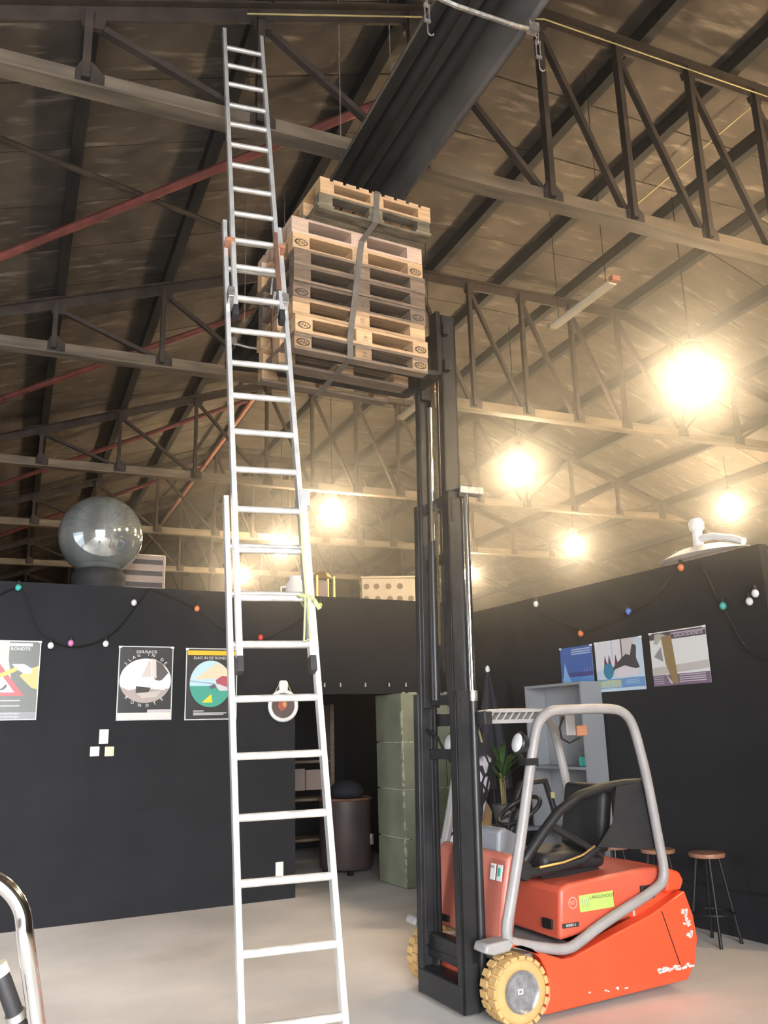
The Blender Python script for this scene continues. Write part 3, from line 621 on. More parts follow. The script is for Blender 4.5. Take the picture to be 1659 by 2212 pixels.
for k, (x, h) in enumerate(((.10, .30), (.36, .28))): tag(setm(MB().box((0, 0, h / 2), (.24, .05, h)).build('paper_stack', 'panel_tan'), LWM @ Matrix.Translation((3.95 + x, 2.33, .99))), ('pale board leaning behind the barrel, left of two', 'pale board leaning behind the barrel, right of two')[k], 'board')

# ------------------------------------------------------------------ extension ladder (three nested sections)
LB, LD, LR, LN = V((1.182, 3.685, 0)), V((.01612, .26133, .96512)), V((.99597, -.08934, .00756)), V((-.08820, -.96111, .26171))
ladder = thing('extension_ladder', 'three section aluminium extension ladder leaning up to the roof truss', 'ladder', tuple(LB))
def LPt(x, h, n): return LR * x + LD * h + LN * n
def rail(x, h0, h1, n, w_, d_, mat='alu', name='stile'):
    b = MB(); a, c = LPt(x, h0, n), LPt(x, h1, n)
    vs = [p + LR * (i * w_ / 2) + LN * (j * d_ / 2) for p in (a, c) for j in (-1, 1) for i in (-1, 1)]
    b.add(vs, [(0, 1, 3, 2), (4, 6, 7, 5), (0, 4, 5, 1), (2, 3, 7, 6), (0, 2, 6, 4), (1, 5, 7, 3)])
    return b.build(name, mat, ladder, bevel=.004)
SEC = [(.219, 0.0, 3.17, 0.0), (.183, 2.20, 5.25, .062), (.143, 4.44, 7.27, .125)]
RUN = [[.08 + .28 * i + .0 for i in range(3)] + [.92 + .28 * i for i in range(9) if .92 + .28 * i < 3.15], [2.30, 2.555, 2.83, 3.078, 3.333, 3.588, 3.843, 4.086, 4.34, 4.60, 4.85, 5.10], [4.55, 4.814, 5.047, 5.295, 5.531, 5.767, 5.978, 6.197, 6.407, 6.646, 6.866, 7.081]]
for si, (hw, h0, h1, n) in enumerate(SEC):
    for s in (-1, 1):
        rail(s * hw, max(h0, 0.02), h1, n, .028, .062)
        if si: rail(s * hw, h0 - .05, h0 + .03, n, .034, .068, 'rubber', 'end_cap')
        rail(s * hw, h1 - .01, h1 + .012, n, .03, .064, 'alu_dull', 'end_cap')
    if si == 0:
        for s in (-1, 1): rail(s * hw, 0.0, .06, n, .04, .08, 'rubber', 'foot')
    for h in RUN[si]:
        b = MB(); a, c = LPt(-hw, h, n), LPt(hw, h, n); q = .016
        b.tube([a, c], .0185, 10); b.build('rung', 'alu_dull', ladder, 40)
for x, h in ((-.165, 5.0), (.165, 5.0)):
    rail(x, h, h + .03, .09, .06, .15, 'strap_orange', 'lashing')
rail(.13, 4.62, 5.12, .17, .03, .012, 'strap_brown', 'hanging_strap'); rail(-.13, 4.9, 5.15, .05, .03, .02, 'strap_brown', 'hanging_strap')
for s in (-1, 1): rail(s * .17, 4.52, 4.60, .10, .04, .14, 'zinc', 'hook_bracket')
rail(.205, 3.10, 3.20, .035, .055, .14, 'alu', 'guide_bracket')
rp = [LPt(.175, 3.05, .09), LPt(.165, 2.8, .11), LPt(.17, 2.57, .10)]
MB().tube(rp, .006, 6).build('rope', 'rope', ladder, 60)
MB().tube([LPt(.165, 2.57, .11), LPt(.14, 2.30, .10), LPt(.17, 2.31, .11), LPt(.175, 2.56, .11)], .006, 6).build('rope', 'rope', ladder, 60)
MB().tube([LPt(.19, 2.56, -.045), LPt(.13, 2.555, .10), LPt(.16, 2.545, .12), LPt(.225, 2.55, .05), LPt(.25, 2.50, .05)], .012, 6).build('rope_knot', 'rope', ladder, 60)

# ------------------------------------------------------------------ pallet stack on the forks
AS = math.radians(5.0); SX, SY, SZ = 2.132, 5.639, 4.3785; PH = .1296; PS = .9
board = MB().box((0, 0, 0), (1.2, .145, .022)).mesh('deck_board'); boardn = MB().box((0, 0, 0), (1.2, .10, .022)).mesh('deck_board')
cross = MB().box((0, 0, 0), (.145, .8, .022)).mesh('cross_board'); blockw = MB().box((0, 0, 0), (.145, .145, .078)).mesh('block'); blockn = MB().box((0, 0, 0), (.145, .10, .078)).mesh('block')
ninth = MB().box((0, 0, 0), (.085, .8, .022)).mesh('deck_board'); lng = MB().box((0, 0, 0), (1.02, .10, .022)).mesh('stringer_board'); blks = MB().box((0, 0, 0), (.12, .10, .078)).mesh('block'); blks2 = MB().box((0, 0, 0), (.12, .10, .078)).mesh('block')
def stamp(parent, txt, x, z, oval=True, sz=.034, fy=-.4):
    b = MB(); vs, fs = text_geo(txt)
    b.add([(x + a * sz * .85, fy - .0016, z + (c - .5) * sz) for a, c in vs], fs)
    if oval: 
        n = 28; o = [(x + .056 * math.cos(2 * math.pi * k / n), z + .030 * math.sin(2 * math.pi * k / n)) for k in range(n)]; i_ = [(x + .048 * math.cos(2 * math.pi * k / n), z + .0235 * math.sin(2 * math.pi * k / n)) for k in range(n)]
        b.add([(p, fy - .0016, q) for p, q in o + i_], [(k, (k + 1) % n, n + (k + 1) % n, n + k) for k in range(n)])
    b.build('stamp', 'brand_ink', parent, fix=False)
PLAB = ['weathered pallet at the very bottom of the raised stack, resting on the forks', 'light wooden pallet with a clear oval stamp, second from the bottom of the stack', 'light wooden pallet third from the bottom of the stack', 'grey weathered pallet fourth from the bottom of the stack',
        'dark weathered pallet fifth from the bottom of the stack', 'dark weathered pallet just beneath the upper oval stamped one', 'new pale pallet with oval stamps, seventh from the bottom', 'pinkish pallet without stamps, right under the mossy one', 'dark mossy pallet turned upside down, second from the top', 'bright orange-toned pallet with nine deck boards, top of the stack']
PM_ = [('wood_mid', 'wood_old'), ('wood_new', 'wood_new'), ('wood_new', 'wood_mid'), ('wood_old', 'wood_old'), ('wood_old', 'wood_old'), ('wood_old', 'wood_old'), ('wood_new', 'wood_new'), ('wood_pink', 'wood_pink'), ('wood_moss', 'wood_moss'), ('wood_new', 'wood_new')]
random.seed(5)
for i in range(10):
    dx, dy = random.uniform(-.012, .012), random.uniform(-.01, .01); rz = AS + math.radians(random.uniform(-.5, .5))
    if i >= 8: dx, dy = .05 + .01 * (i - 8), -.165
    px = SX + math.cos(AS) * dx - math.sin(AS) * dy; py = SY + math.sin(AS) * dx + math.cos(AS) * dy
    t = thing('pallet', PLAB[i], 'pallet', (px, py, SZ + PH * i), rz, 'pallets in the raised stack'); t.scale = (PS, PS, PS)
    mb, mk = PM_[i]
    if i < 8:
        for y, me in ((-.3275, board), (-.16, boardn), (0, board), (.16, boardn), (.3275, board)): inst('deck_board', me, mk, t, (0, y, .133))
        for x in (-.5275, 0, .5275): inst('cross_board', cross, mk, t, (x, 0, .111))
        for x in (-.5275, 0, .5275):
            for y, me in ((-.35, blockn), (0, blockw), (.35, blockn)): inst('block', me, mb, t, (x, y, .061))
        for y, me in ((-.35, boardn), (0, board), (.35, boardn)): inst('bottom_board', me, mk, t, (0, y, .011))
        if i in (0, 1, 3, 6):
            stamp(t, 'EPAL', -.5275, .061)
            stamp(t, 'EPAL' if i != 3 else 'EUR', .5275, .061)
        if i in (0, 1, 2, 3, 6): stamp(t, {0: 'P5', 1: 'N2', 2: 'DF2', 3: 'E', 6: 'AS'}[i], .01, .072, False, .022); stamp(t, {0: '40-3', 1: '512-1', 2: '49-6', 3: '20-4', 6: '41-2'}[i], .01, .045, False, .014)
    else:
        up = i == 9
        zz = (lambda z: z) if up else (lambda z: .144 - z)
        if up:
            for k in range(9): inst('deck_board', ninth, 'wood_new', t, (-.4675 + k * .1169, 0, zz(.133)))
            for y in (-.35, 0, .35): inst('stringer_board', lng, 'wood_new', t, (0, y, zz(.111)))
        else:
            for y in (-.35, -.235, -.12, 0, .12, .235, .35): inst('deck_board', lng, 'wood_moss', t, (0, y, zz(.133)))
            for x in (-.45, 0, .45): inst('cross_board', cross, 'wood_moss', t, (x, 0, zz(.111)))
        for x in (-.45, 0, .45):
            for y in (-.35, 0, .35): inst('block', blks, mb, t, (x, y, .061 if up else .083))
        for y in (-.35, 0, .35): inst('bottom_board', lng, mk, t, (0, y, zz(.011)))
t = thing('tension_strap', 'dark grey strap tied around the whole pallet stack', 'strap', (SX, SY, SZ), AS)
top = PH * 10 + .004
def ribbon(pts, w_=.045, th_=.004):
    b = MB()
    for (x0, y0, z0), (x1, y1, z1) in zip(pts[:-1], pts[1:]):
        d = V((x1 - x0, y1 - y0, z1 - z0)); 
        wv = V((w_ / 2, 0, 0)); nn = d.cross(wv).normalized() * th_
        A, B = V((x0, y0, z0)), V((x1, y1, z1)); vs = [A - wv, A + wv, B + wv, B - wv]; vs += [q + nn for q in vs]
        b.add(vs, [(0, 1, 2, 3), (7, 6, 5, 4), (0, 4, 5, 1), (1, 5, 6, 2), (2, 6, 7, 3), (3, 7, 4, 0)])
    return b
ribbon([(.12, .37, top), (.06, -.53, top), (.055, -.535, top - .02), (.03, -.535, PH * 8 - .01), (.0, -.372, PH * 7.4), (-.11, -.372, .16), (-.11, -.365, -.006), (-.05, .37, -.006), (.10, .37, .2), (.12, .37, top)]).build('webbing', 'strap_grey', t)
t = thing('ratchet', 'small metal ratchet of the strap at the left end of the pallet stack', 'ratchet', (1.545, 5.50, 4.86), AS)
MB().box((0, 0, 0), (.02, .08, .12), RX(.5)).build('body', 'zinc', t); MB().tube([(-.02, -.03, .02), (-.03, -.09, .12)], .01, 8).build('lever', 'zinc', t, 40); MB().box((0, .0, -.2), (.008, .03, .36)).build('webbing', 'strap_brown', t)

# ------------------------------------------------------------------ forklift
FK = thing('forklift', 'orange electric forklift with grey overhead guard and tall black mast', 'forklift', (2.76, 5.66, 0), math.radians(2.5))
def P(name, mb, mat, smooth=None, bevel=0.0, parent=FK): return mb.build(name, mat, parent, smooth, bevel)
arch = [(.26 + .243 * math.cos(a), .205 + .243 * math.sin(a)) for a in [math.radians(q) for q in (-42, -20, 0, 20, 40, 60, 80, 96)]]
side = [(.23, .475), (.45, .395), (.62, .335), (.70, .335), (1.1, .445), (1.39, .52), (1.71, .64), (1.765, .48), (1.785, .33), (1.74, .17), (1.655, .075), (.47, .035)] + arch
for s in (-1, 1):
    P('side_panel', MB().prism(side, s * .54, s * .43), 'fork_orange', bevel=.022)
P('chassis', MB().box((.95, 0, .21), (1.3, .86, .26)), 'dark_iron', bevel=.01)
P('floor_plate', MB().box((.52, 0, .36), (.62, .88, .03)), 'floor_plate', bevel=.004)
P('counterweight', MB().prism([(1.3, .06), (1.62, .06), (1.72, .17), (1.765, .33), (1.745, .48), (1.69, .66), (1.3, .56)], -.45, .45), 'fork_orange', bevel=.03)
P('hood', MB().prism([(.69, .41), (.72, .73), (.80, .755), (1.45, .80), (1.66, .79), (1.735, .73), (1.71, .64), (1.40, .50)], -.425, .425), 'fork_orange_faded', bevel=.028)
P('hood_lip', MB().prism([(1.58, .63), (1.60, .80), (1.72, .76), (1.755, .70), (1.72, .64)], -.50, .50), 'fork_orange', bevel=.02)
P('hood_vent', MB().box((1.465, -.43, .64), (.12, .03, .09)), 'black_plastic', bevel=.006)
P('hood_slot', MB().box((.695, -.30, .50), (.03, .10, .06)), 'black_plastic')
P('seam', MB().bar((1.48, -.5412, .53), (1.60, -.5412, .17), .006, .004, (0, 1, 0)), 'dark_iron')
random.seed(9)
sc_ = MB()
for k in range(26): sc_.box((1.40 + random.uniform(0, .30), -.5415, .165 + random.uniform(-.012, .012) + max(0, random.uniform(-.2, .02))*.0), (random.uniform(.01, .05), .003, random.uniform(.006, .02)), RY(-.1))
for k in range(16): sc_.box((1.70 + random.uniform(-.03, .035), -.5413, .42 + random.uniform(-.09, .09)), (random.uniform(.008, .03), .003, random.uniform(.01, .05)), RY(.3))
for k in range(6): sc_.box((random.uniform(.8, 1.2), -.5413, .11 + random.uniform(-.01, .01)), (random.uniform(.01, .03), .003, .008))
P('paint_scuffs', sc_, 'scuff')['kind'] = 'stuff'
# stickers on the hood
P('label_sticker', MB().box((1.015, -.4275, .625), (.29, .004, .105), RY(-.02)), 'lime')
def ftext(t_, x, z, sz, mat, y, sx=1.0, name='lettering'):
    vs, fs = text_geo(t_); b = MB(); b.add([(x + a * sz * sx, y, z + c * sz) for a, c in vs], fs); return b.build(name, mat, FK, fix=False)
ftext('LANGSHOOT', 1.065, .643, .022, 'ink', -.4305, 1.15); ftext('machines', 1.075, .612, .012, 'grey_ink', -.4305); 
b = MB()
for k in range(4): b.bar((.90 + k * .018, -.4305, .595), (.893 + k * .018, -.4305, .65), .005, .001, (0, 1, 0))
P('sticker_mark', b, 'grey_ink')
n = 28; b = MB(); b.add([(.815 + r * math.cos(2 * math.pi * k / n), -.4285, .635 + r * math.sin(2 * math.pi * k / n)) for r in (.037, .031) for k in range(n)], [(k, (k + 1) % n, n + (k + 1) % n, n + k) for k in range(n)]); b.build('logo_ring', 'pale_red', FK, fix=False)
ftext('BT', .815, .622, .026, 'pale_red', -.4285)
P('name_plate', MB().box((.785, -.4275, .50), (.135, .004, .028)), 'ink'); ftext('SERIES 2', .785, .494, .014, 'white_paint', -.4305, 1.15)
# cowl between mast and driver
cw = MB(); cw.prism([(.20, .44), (.245, .72), (.30, .965), (.335, .985), (.40, .97), (.36, .70), (.30, .44)], -.455, .455); P('front_cowl', cw, 'cowl_orange', bevel=.02)
sl = math.atan2(.055, .245)
for (y, mat, nm) in ((-.325, 'white_paint', 'sticker'), (-.405, 'lamp_glass', 'sticker')):
    o = P(nm, MB().box((.262, y, .87), (.004, .058, .10), RY(.20)), mat)
P('sticker_print', MB().box((.2585, -.405, .875), (.003, .03, .05), RY(.20)), 'bulb_teal'); P('sticker_print', MB().box((.2625, -.325, .90), (.003, .04, .012), RY(.20)), 'grey_ink')
P('cowl_slot', MB().box((.197, .25, .50), (.02, .12, .04)), 'black_plastic')
P('console', MB().prism([(.36, .70), (.40, 1.10), (.46, 1.12), (.58, 1.06), (.52, .70)], -.20, .10), 'console_grey', bevel=.02)
# overhead guard
gp = [(.22, .49), (.30, .75), (.40, 1.11), (.50, 1.52), (.56, 1.74), (.60, 1.83), (.67, 1.885), (.76, .0 + 1.905), (1.25, 1.91), (1.36, 1.88), (1.43, 1.80), (1.475, 1.62), (1.52, 1.38), (1.57, .95), (1.59, .80), (1.575, .72), (1.51, .665), (1.0, .495), (.78, .395), (.70, .375), (.60, .385), (.30, .455)]
for _ in range(2):       # round the bends
    gq = []
    for (xa, za), (xb, zb) in zip(gp, gp[1:] + gp[:1]): gq += [(xa * .75 + xb * .25, za * .75 + zb * .25), (xa * .25 + xb * .75, za * .25 + zb * .75)]
    gp = gq
for s in (-1, 1):
    P('guard_frame', MB().tube([(x, s * .485, z) for x, z in gp], .0355, 10, closed=True), 'fork_grey', 60)
rails = MB()
for s in (-1, 1):
    P('roof_rail', MB().bar((.20, s * .43, 1.905), (.75, s * .43, 1.905), .035, .02), 'fork_grey'); P('roof_rail', MB().bar((.20, s * .43, 1.835), (.62, s * .43, 1.835), .02, .025), 'fork_grey')
for k in range(9):
    x = .24 + k * .055
    P('roof_slat', MB().box((x + .01, 0, 1.87), (.012, .86, .075), RY(.7)), 'fork_grey')
for k in range(6): P('roof_slat', MB().box((.80 + k * .11, 0, 1.895), (.05, .92, .012)), 'fork_grey')
P('roof_bracket', MB().box((.215, 0, 1.86), (.06, .9, .09)), 'mast_black', bevel=.005)
for s in (-1, 1):
    P('lamp_body', MB().lathe([(.03, -.07), (.062, -.05), (.078, 0), (.07, .012)], 20, (.43, s * .47, 1.69), RY(-math.pi / 2 + .25)), 'mast_black', 50); P('lamp_lens', MB().lathe([(.001, .026), (.04, .022), (.068, .010)], 20, (.43, s * .47, 1.69), RY(-math.pi / 2 + .25)), 'lamp_glass', 60)
    P('lamp_bracket', MB().bar((.44, s * .47, 1.62), (.46, s * .47, 1.57), .02, .02), 'mast_black'); P('post_clamp', MB().box((.495, s * .485, 1.565), (.10, .085, .045)), 'black_plastic')
P('beacon', MB().box((1.36, .05, 1.755), (.10, .08, .08)), 'strap_orange', bevel=.01); P('beacon_bracket', MB().box((1.25, .05, 1.80), (.09, .09, .16)), 'fork_grey', bevel=.01)
MB().tube([(1.20, .03, 1.86), (1.16, .03, 1.78), (1.17, .03, 1.70), (1.24, .03, 1.665), (1.34, .03, 1.70)], .008, 6).build('beacon_cable', 'wire_black', FK, 60)
# seat, wheel, side bars and curtain
P('seat_cushion', MB().box((1.0, 0, .865), (.56, .50, .13)), 'black_vinyl', bevel=.05)
P('seat_base', MB().box((.98, 0, .795), (.5, .42, .06)), 'black_plastic')
P('seat_back', MB().box((1.32, 0, 1.13), (.11, .48, .48), RY(.18)), 'black_vinyl', bevel=.045)
bar1 = [(.44, -.36, .83), (.47, -.36, .90), (.55, -.36, .98), (.66, -.36, 1.09), (.80, -.36, 1.215), (.99, -.36, 1.31), (1.21, -.36, 1.355), (1.42, -.36, 1.37), (1.56, -.40, 1.37)]
P('restraint_bar', MB().tube(bar1, .036, 8), 'black_plastic', 60)
P('restraint_bar', MB().tube([(.47, -.34, .83), (.72, -.34, .845), (.98, -.34, .875), (1.14, -.35, .96), (1.33, -.37, 1.12), (1.50, -.40, 1.30)], .030, 8), 'black_plastic', 60)
P('restraint_bar', MB().tube([(.72, -.34, 1.14), (.96, -.34, 1.01), (1.17, -.34, .90)], .026, 8), 'black_plastic', 60)
P('bar_pivot', MB().lathe([(.055, -.05), (.065, -.03), (.065, .03), (.055, .05)], 18, (.44, -.40, .87), RX(math.pi / 2)), 'black_plastic', 40)
P('piping', MB().tube([(.60, -.375, .87), (.80, -.375, .885), (.97, -.375, .92), (1.08, -.375, .97)], .009, 6), 'brass', 60)
P('side_curtain', MB().prism([(1.26, 1.36), (1.57, 1.385), (1.63, .92), (1.40, .93), (1.05, .975), (1.20, 1.12)], -.446, -.440), 'black_vinyl')
P('curtain_rod', MB().tube([(1.575, -.455, 1.34), (1.625, -.455, .95)], .009, 6), 'zinc', 60)
for z in (1.33, 1.15, .96): P('curtain_stud', MB().lathe([(.016, 0), (.012, .01)], 10, (1.62 - (z - .96) * .125, -.462, z), RX(math.pi / 2)), 'zinc', 40)
sw = Matrix.Translation((.74, .03, 1.22)).to_3x3(); SWR = RY(-.55)
P('steering_wheel', MB().tube([V((.74, .03, 1.20)) + SWR @ V((.17 * math.cos(a), .17 * math.sin(a), 0)) for a in [2 * math.pi * k / 28 for k in range(28)]], .017, 8, closed=True), 'black_plastic', 60)
b = MB()
for a in (.3, 2.4, 4.5): b.tube([(.74, .03, 1.20), V((.74, .03, 1.20)) + SWR @ V((.165 * math.cos(a), .165 * math.sin(a), 0))], .013, 6)
P('wheel_spokes', b, 'black_plastic', 60); P('steering_column', MB().tube([(.74, .03, 1.20), (.50, .03, .85)], .035, 10), 'black_plastic', 60)
P('grab_frame', MB().tube([(.86, .30, 1.17), (.95, .30, 1.37), (1.18, .30, 1.38), (1.26, .30, 1.12)], .026, 8), 'black_plastic', 60)
P('grab_label', MB().box((1.225, .272, 1.27), (.035, .004, .045)), 'yellow_cable')
for k in range(3): P('lever', MB().tube([(.52 + .05 * k, -.12 - .03 * k, 1.05), (.56 + .05 * k, -.13 - .03 * k, 1.20)], .009, 6), 'black_plastic', 60)
# fenders
for s in (-1, 1):
    P('fender', MB().prism([(.03, .44), (.05, .49), (.22, .50), (.25, .47), (.22, .43), (.10, .42)], s * .55, s * .40), 'fork_grey', bevel=.015)
# wheels
def wheel(y, x=.26, z=.205, r=.205, w_=.17):
    s = -1 if y < 0 else 1
    wp = P('tyre', MB().lathe([(.115, -w_ / 2 + .01), (.135, -w_ / 2), (r - .035, -w_ / 2), (r - .012, -w_ / 2 + .02), (r - .012, w_ / 2 - .02), (r - .035, w_ / 2), (.135, w_ / 2), (.115, w_ / 2 - .01)], 40, (x, y, z), RX(math.pi / 2), False), 'tyre', 50)
    b = MB(); nl = 20
    for k in range(nl):
        a = 2 * math.pi * k / nl; m = RY(-a)
        for sy in (-1, 1):
            aa = a + (sy * .5) * math.pi / nl; q = V((x + math.cos(aa) * (r - .013), y + sy * w_ * .27, z + math.sin(aa) * (r - .013))); b.box(q, (.026, w_ * .47, .046), RY(-aa))
    b.build('tread', 'tyre', wp, bevel=.005)
    f = y + s * w_ * .42
    b = MB(); M = RX(s * math.pi / 2) if s < 0 else RX(-math.pi / 2)
    hb = MB().lathe([(.125, 0), (.122, .02), (.105, .012), (.085, -.03), (.05, -.035), (.045, -.01), (.001, -.006)], 32, (x, f, z), RX(math.pi / 2) if s < 0 else RX(-math.pi / 2)).build('hub', 'hub_steel', wp, 40)
    for k in range(5):
        a = 2 * math.pi * k / 5; MB().lathe([(.010, -.03), (.010, -.012)], 8, (x + .066 * math.cos(a), f, z + .066 * math.sin(a)), RX(math.pi / 2) if s < 0 else RX(-math.pi / 2)).build('wheel_nut', 'dark_iron', wp)
    if s < 0: 
        b = MB(); 
        for (cx_, cz_, w2, h2) in ((-.018, 0, .008, .028), (.012, 0, .008, .028), (-.003, .012, .03, .007), (-.003, -.012, .03, .007)): b.box((x + cx_, f + .001, z + cz_), (w2, .004, h2))
        b.build('hub_mark', 'white_paint', wp)
wheel(-.505); wheel(.505)
P('rear_wheel', MB().lathe([(.05, -.07), (.15, -.08), (.17, -.06), (.17, .06), (.15, .08), (.05, .07)], 28, (1.42, 0, .17), RX(math.pi / 2)), 'rubber', 40)
P('axle', MB().box((.26, 0, .22), (.14, .84, .14)), 'dark_iron', bevel=.01); P('axle_guard', MB().box((.19, .12, .29), (.04, .30, .22)), 'fork_orange_faded', bevel=.01)
# mast
TL = .02
def mz(x, y, z): return (x + TL * z, y, z)
def chan(x0, x1, y, w_, z0, z1, s, mat='mast_black', name='mast_rail'):
    """C-channel rail: web plus two flanges opening to the mast centre, leaning back slightly"""
    b = MB(); th_ = .014
    for (xa, xb, ya, yb) in ((x0, x1, y, y + s * th_), (x0, x0 + th_ * 1.3, y, y + s * w_), (x1 - th_ * 1.3, x1, y, y + s * w_)):
        vs = [mz(a, c, z) for z in (z0, z1) for c in (ya, yb) for a in (xa, xb)]
        b.add(vs, [(0, 2, 3, 1), (4, 5, 7, 6), (0, 1, 5, 4), (2, 6, 7, 3), (0, 4, 6, 2), (1, 3, 7, 5)])
    return b.build(name, mat, FK, bevel=.003)
for s in (-1, 1):
    chan(0, .125, s * .31, .07, .04, 2.05, -s); chan(.012, .138, s * .268, .06, .35, 3.50, -s); chan(.02, .15, s * .225, .06, 1.95, 4.95, -s)
    P('lift_cylinder', MB().tube([mz(.155, s * .29, .12), mz(.155, s * .29, 2.02)], .032, 14), 'mast_black', 60)
    P('cylinder_cap', MB().tube([mz(.155, s * .29, 1.98), mz(.155, s * .29, 2.05)], .036, 14), 'zinc', 60)
    P('piston_rod', MB().tube([mz(.155, s * .29, 2.02), mz(.155, s * .29, 3.47)], .022, 16), 'chrome', 60)
    P('rail_slot', MB().box(mz(.05, s * .312, 1.92), (.02, .006, .16)), 'black_plastic'); P('rail_slot', MB().box(mz(.05, s * .27, 3.36), (.02, .006, .18)), 'black_plastic')
    P('mast_chain', MB().bar(mz(.10, s * .06, 2.4), mz(.10, s * .06, 4.55), .010, .022, (0, 1, 0)), 'chain_brass'); 
    P('fork_hose', MB().tube([mz(.12, s * .03, 2.2), mz(.12, s * .03, 4.6)], .010, 8), 'black_plastic', 60)
for z, x, hw in ((3.49, .12, .30), (2.00, .12, .30), (1.62, .12, .26), (.30, .10, .30), (4.90, .12, .22), (3.05, .13, .24)):
    P('cross_member', MB().box(mz(x, 0, z), (.05, hw * 2, .07)), 'mast_black', bevel=.004)
for s in (-1, 1): P('cylinder_bracket', MB().box(mz(.20, s * .27, 3.51), (.20, .09, .06)), 'zinc' if s < 0 else 'mast_black', bevel=.008)
P('mast_base', MB().box((.08, 0, .12), (.16, .60, .16)), 'mast_black', bevel=.01); P('mast_base', MB().box((.11, 0, .37), (.08, .62, .10)), 'mast_black', bevel=.01)
P('free_lift_cylinder', MB().tube([mz(.09, .12, 2.0), mz(.09, .12, 3.2)], .035, 14), 'mast_black', 60); P('free_lift_rod', MB().tube([mz(.09, .12, 3.2), mz(.09, .12, 4.3)], .020, 14), 'chrome', 60)
P('spacer_plank', MB().box((.42, .30, 2.80), (.10, .05, .82)), 'wood_pink')
P('yellow_hose', MB().tube([(.185, -.30, .50), (.20, -.30, 1.0), (.21, -.30, 1.72), (.24, -.26, 1.78), (.32, -.15, 1.77), (.38, -.08, 1.70)], .007, 6), 'yellow_cable', 60)
P('side_hose', MB().tube([(.10, .22, 1.80), (.13, .12, 1.74), (.16, .05, 1.60), (.20, -.02, 1.55)], .010, 6), 'black_plastic', 60)
# carriage with forks
zf = SZ + .030
for z in (zf + .10, zf + .40): P('carriage_bar', MB().box((.045 + TL * 4.5, 0, z), (.05, .56, .09)), 'mast_black', bevel=.005)
for s in (-1, 1):
    P('carriage_plate', MB().box((.10 + TL * 4.5, s * .18, zf + .26), (.10, .03, .56)), 'mast_black', bevel=.005)
    fb = MB(); fb.prism([(.10, zf + .55), (.06, zf + .55), (.06, zf + .045), (-1.0, zf + .045), (-1.06, zf + .03), (-1.05, zf + .02), (.02, zf - .0), (.09, zf + .02), (.10, zf + .08)], s * .20 - .055, s * .20 + .055)
    P('fork', fb, 'mast_black', bevel=.004)

# ------------------------------------------------------------------ bar corner: cabinet, stools, parasol, plant
t = thing('shelf_cabinet', 'tall open grey shelf cabinet standing behind the forklift', 'cabinet', m=RWM @ Matrix.Translation((-.005, 1.92, 0)))
MB().box((-.012, 0, 1.12), (.02, .98, 2.22)).build('back_panel', 'cabinet_grey', t)
for y in (-.48, .48): MB().box((-.150, y, 1.12), (.26, .025, 2.24)).build('side_panel', 'cabinet_grey', t)
for z in (.06, .72, 1.36, 2.225): MB().box((-.150, 0, z), (.26, .94, .028)).build('shelf', 'cabinet_grey', t)
tag(setm(MB().box((0, 0, .05), (.08, .10, .10)).build('small_box', 'bulb_teal', None, bevel=.01), RWM @ Matrix.Translation((-.20, 1.56, 1.376))), 'small turquoise box on the shelf of the grey cabinet', 'box')
def stool(x, y, lab, rz):
    t = thing('bar_stool', lab, 'stool', (x, y, 0), rz, 'bar stools along the black wall')
    MB().lathe([(.10, .675), (.145, .68), (.15, .70), (.145, .712), (.001, .715)], 28).build('seat', 'stool_wood', t, 40)
    for k in range(4):
        a = math.pi / 4 + k * math.pi / 2
        MB().tube([(.09 * math.cos(a), .09 * math.sin(a), .68), (.20 * math.cos(a), .20 * math.sin(a), 0)], .014, 8).build('leg', 'dark_iron', t, 60)
    MB().tube([(.165 * math.cos(a), .165 * math.sin(a), .24) for a in [2 * math.pi * k / 24 for k in range(24)]], .009, 6, closed=True).build('foot_ring', 'dark_iron', t, 60)
stool(5.57, 6.12, 'round wooden bar stool at the right, nearest the open floor', .2)
stool(5.40, 6.54, 'round wooden bar stool in the middle of the three behind the forklift', .5)
stool(5.24, 6.98, 'round wooden bar stool partly hidden by the forklift guard post', .1)
t = thing('parasol', 'closed black parasol hanging by the green block wall', 'parasol', (5.33, 9.25, 1.05))
b = MB(); NN = 16; vs = []; prof = [(.02, 1.40), (.05, 1.25), (.11, .95), (.17, .55), (.21, .25), (.22, .05)]
for r, z in prof:
    for k in range(NN): a = 2 * math.pi * k / NN; q = r * (1 if k % 2 else .72); vs.append((q * math.cos(a), q * math.sin(a), z))
b.add(vs, [(i * NN + k, i * NN + (k + 1) % NN, (i + 1) * NN + (k + 1) % NN, (i + 1) * NN + k) for i in range(len(prof) - 1) for k in range(NN)] + [tuple(range(NN))]); b.build('canopy', 'parasol_cloth', t, 50)
MB().tube([(0, 0, -1.05), (0, 0, 1.44)], .018, 8).build('pole', 'dark_iron', t, 60); MB().lathe([(.02, 1.40), (.03, 1.43), (.02, 1.47), (.001, 1.48)], 10).build('finial', 'white_paint', t, 60)
MB().lathe([(.22, -1.05), (.20, -1.0), (.05, -.97), (.03, -.8)], 20).build('foot', 'dark_iron', t, 40)
t = thing('patterned_cloth', 'black and white patterned cloth draped over a stand behind the mast', 'cloth', (4.27, 8.03, 0))
b = MB(); path = [(.24, 1.72, .10), (.23, 1.5, .14), (.17, 1.25, .15), (.08, 1.0, .16), (-.04, .75, .18), (-.18, .5, .17), (-.30, .3, .15), (-.36, .18, .12)]
b.tube([(x * .94, 0, 1.8 - (1.8 - z) * .94) for x, z, r in path], [r * .94 for *_, r in path], 14); o = b.build('drape', 'pattern_cloth', t, 70)
MB().tube([(.22, .0, 1.80), (.1, .1, .0)], .02, 8).build('stand', 'dark_iron', t, 60)
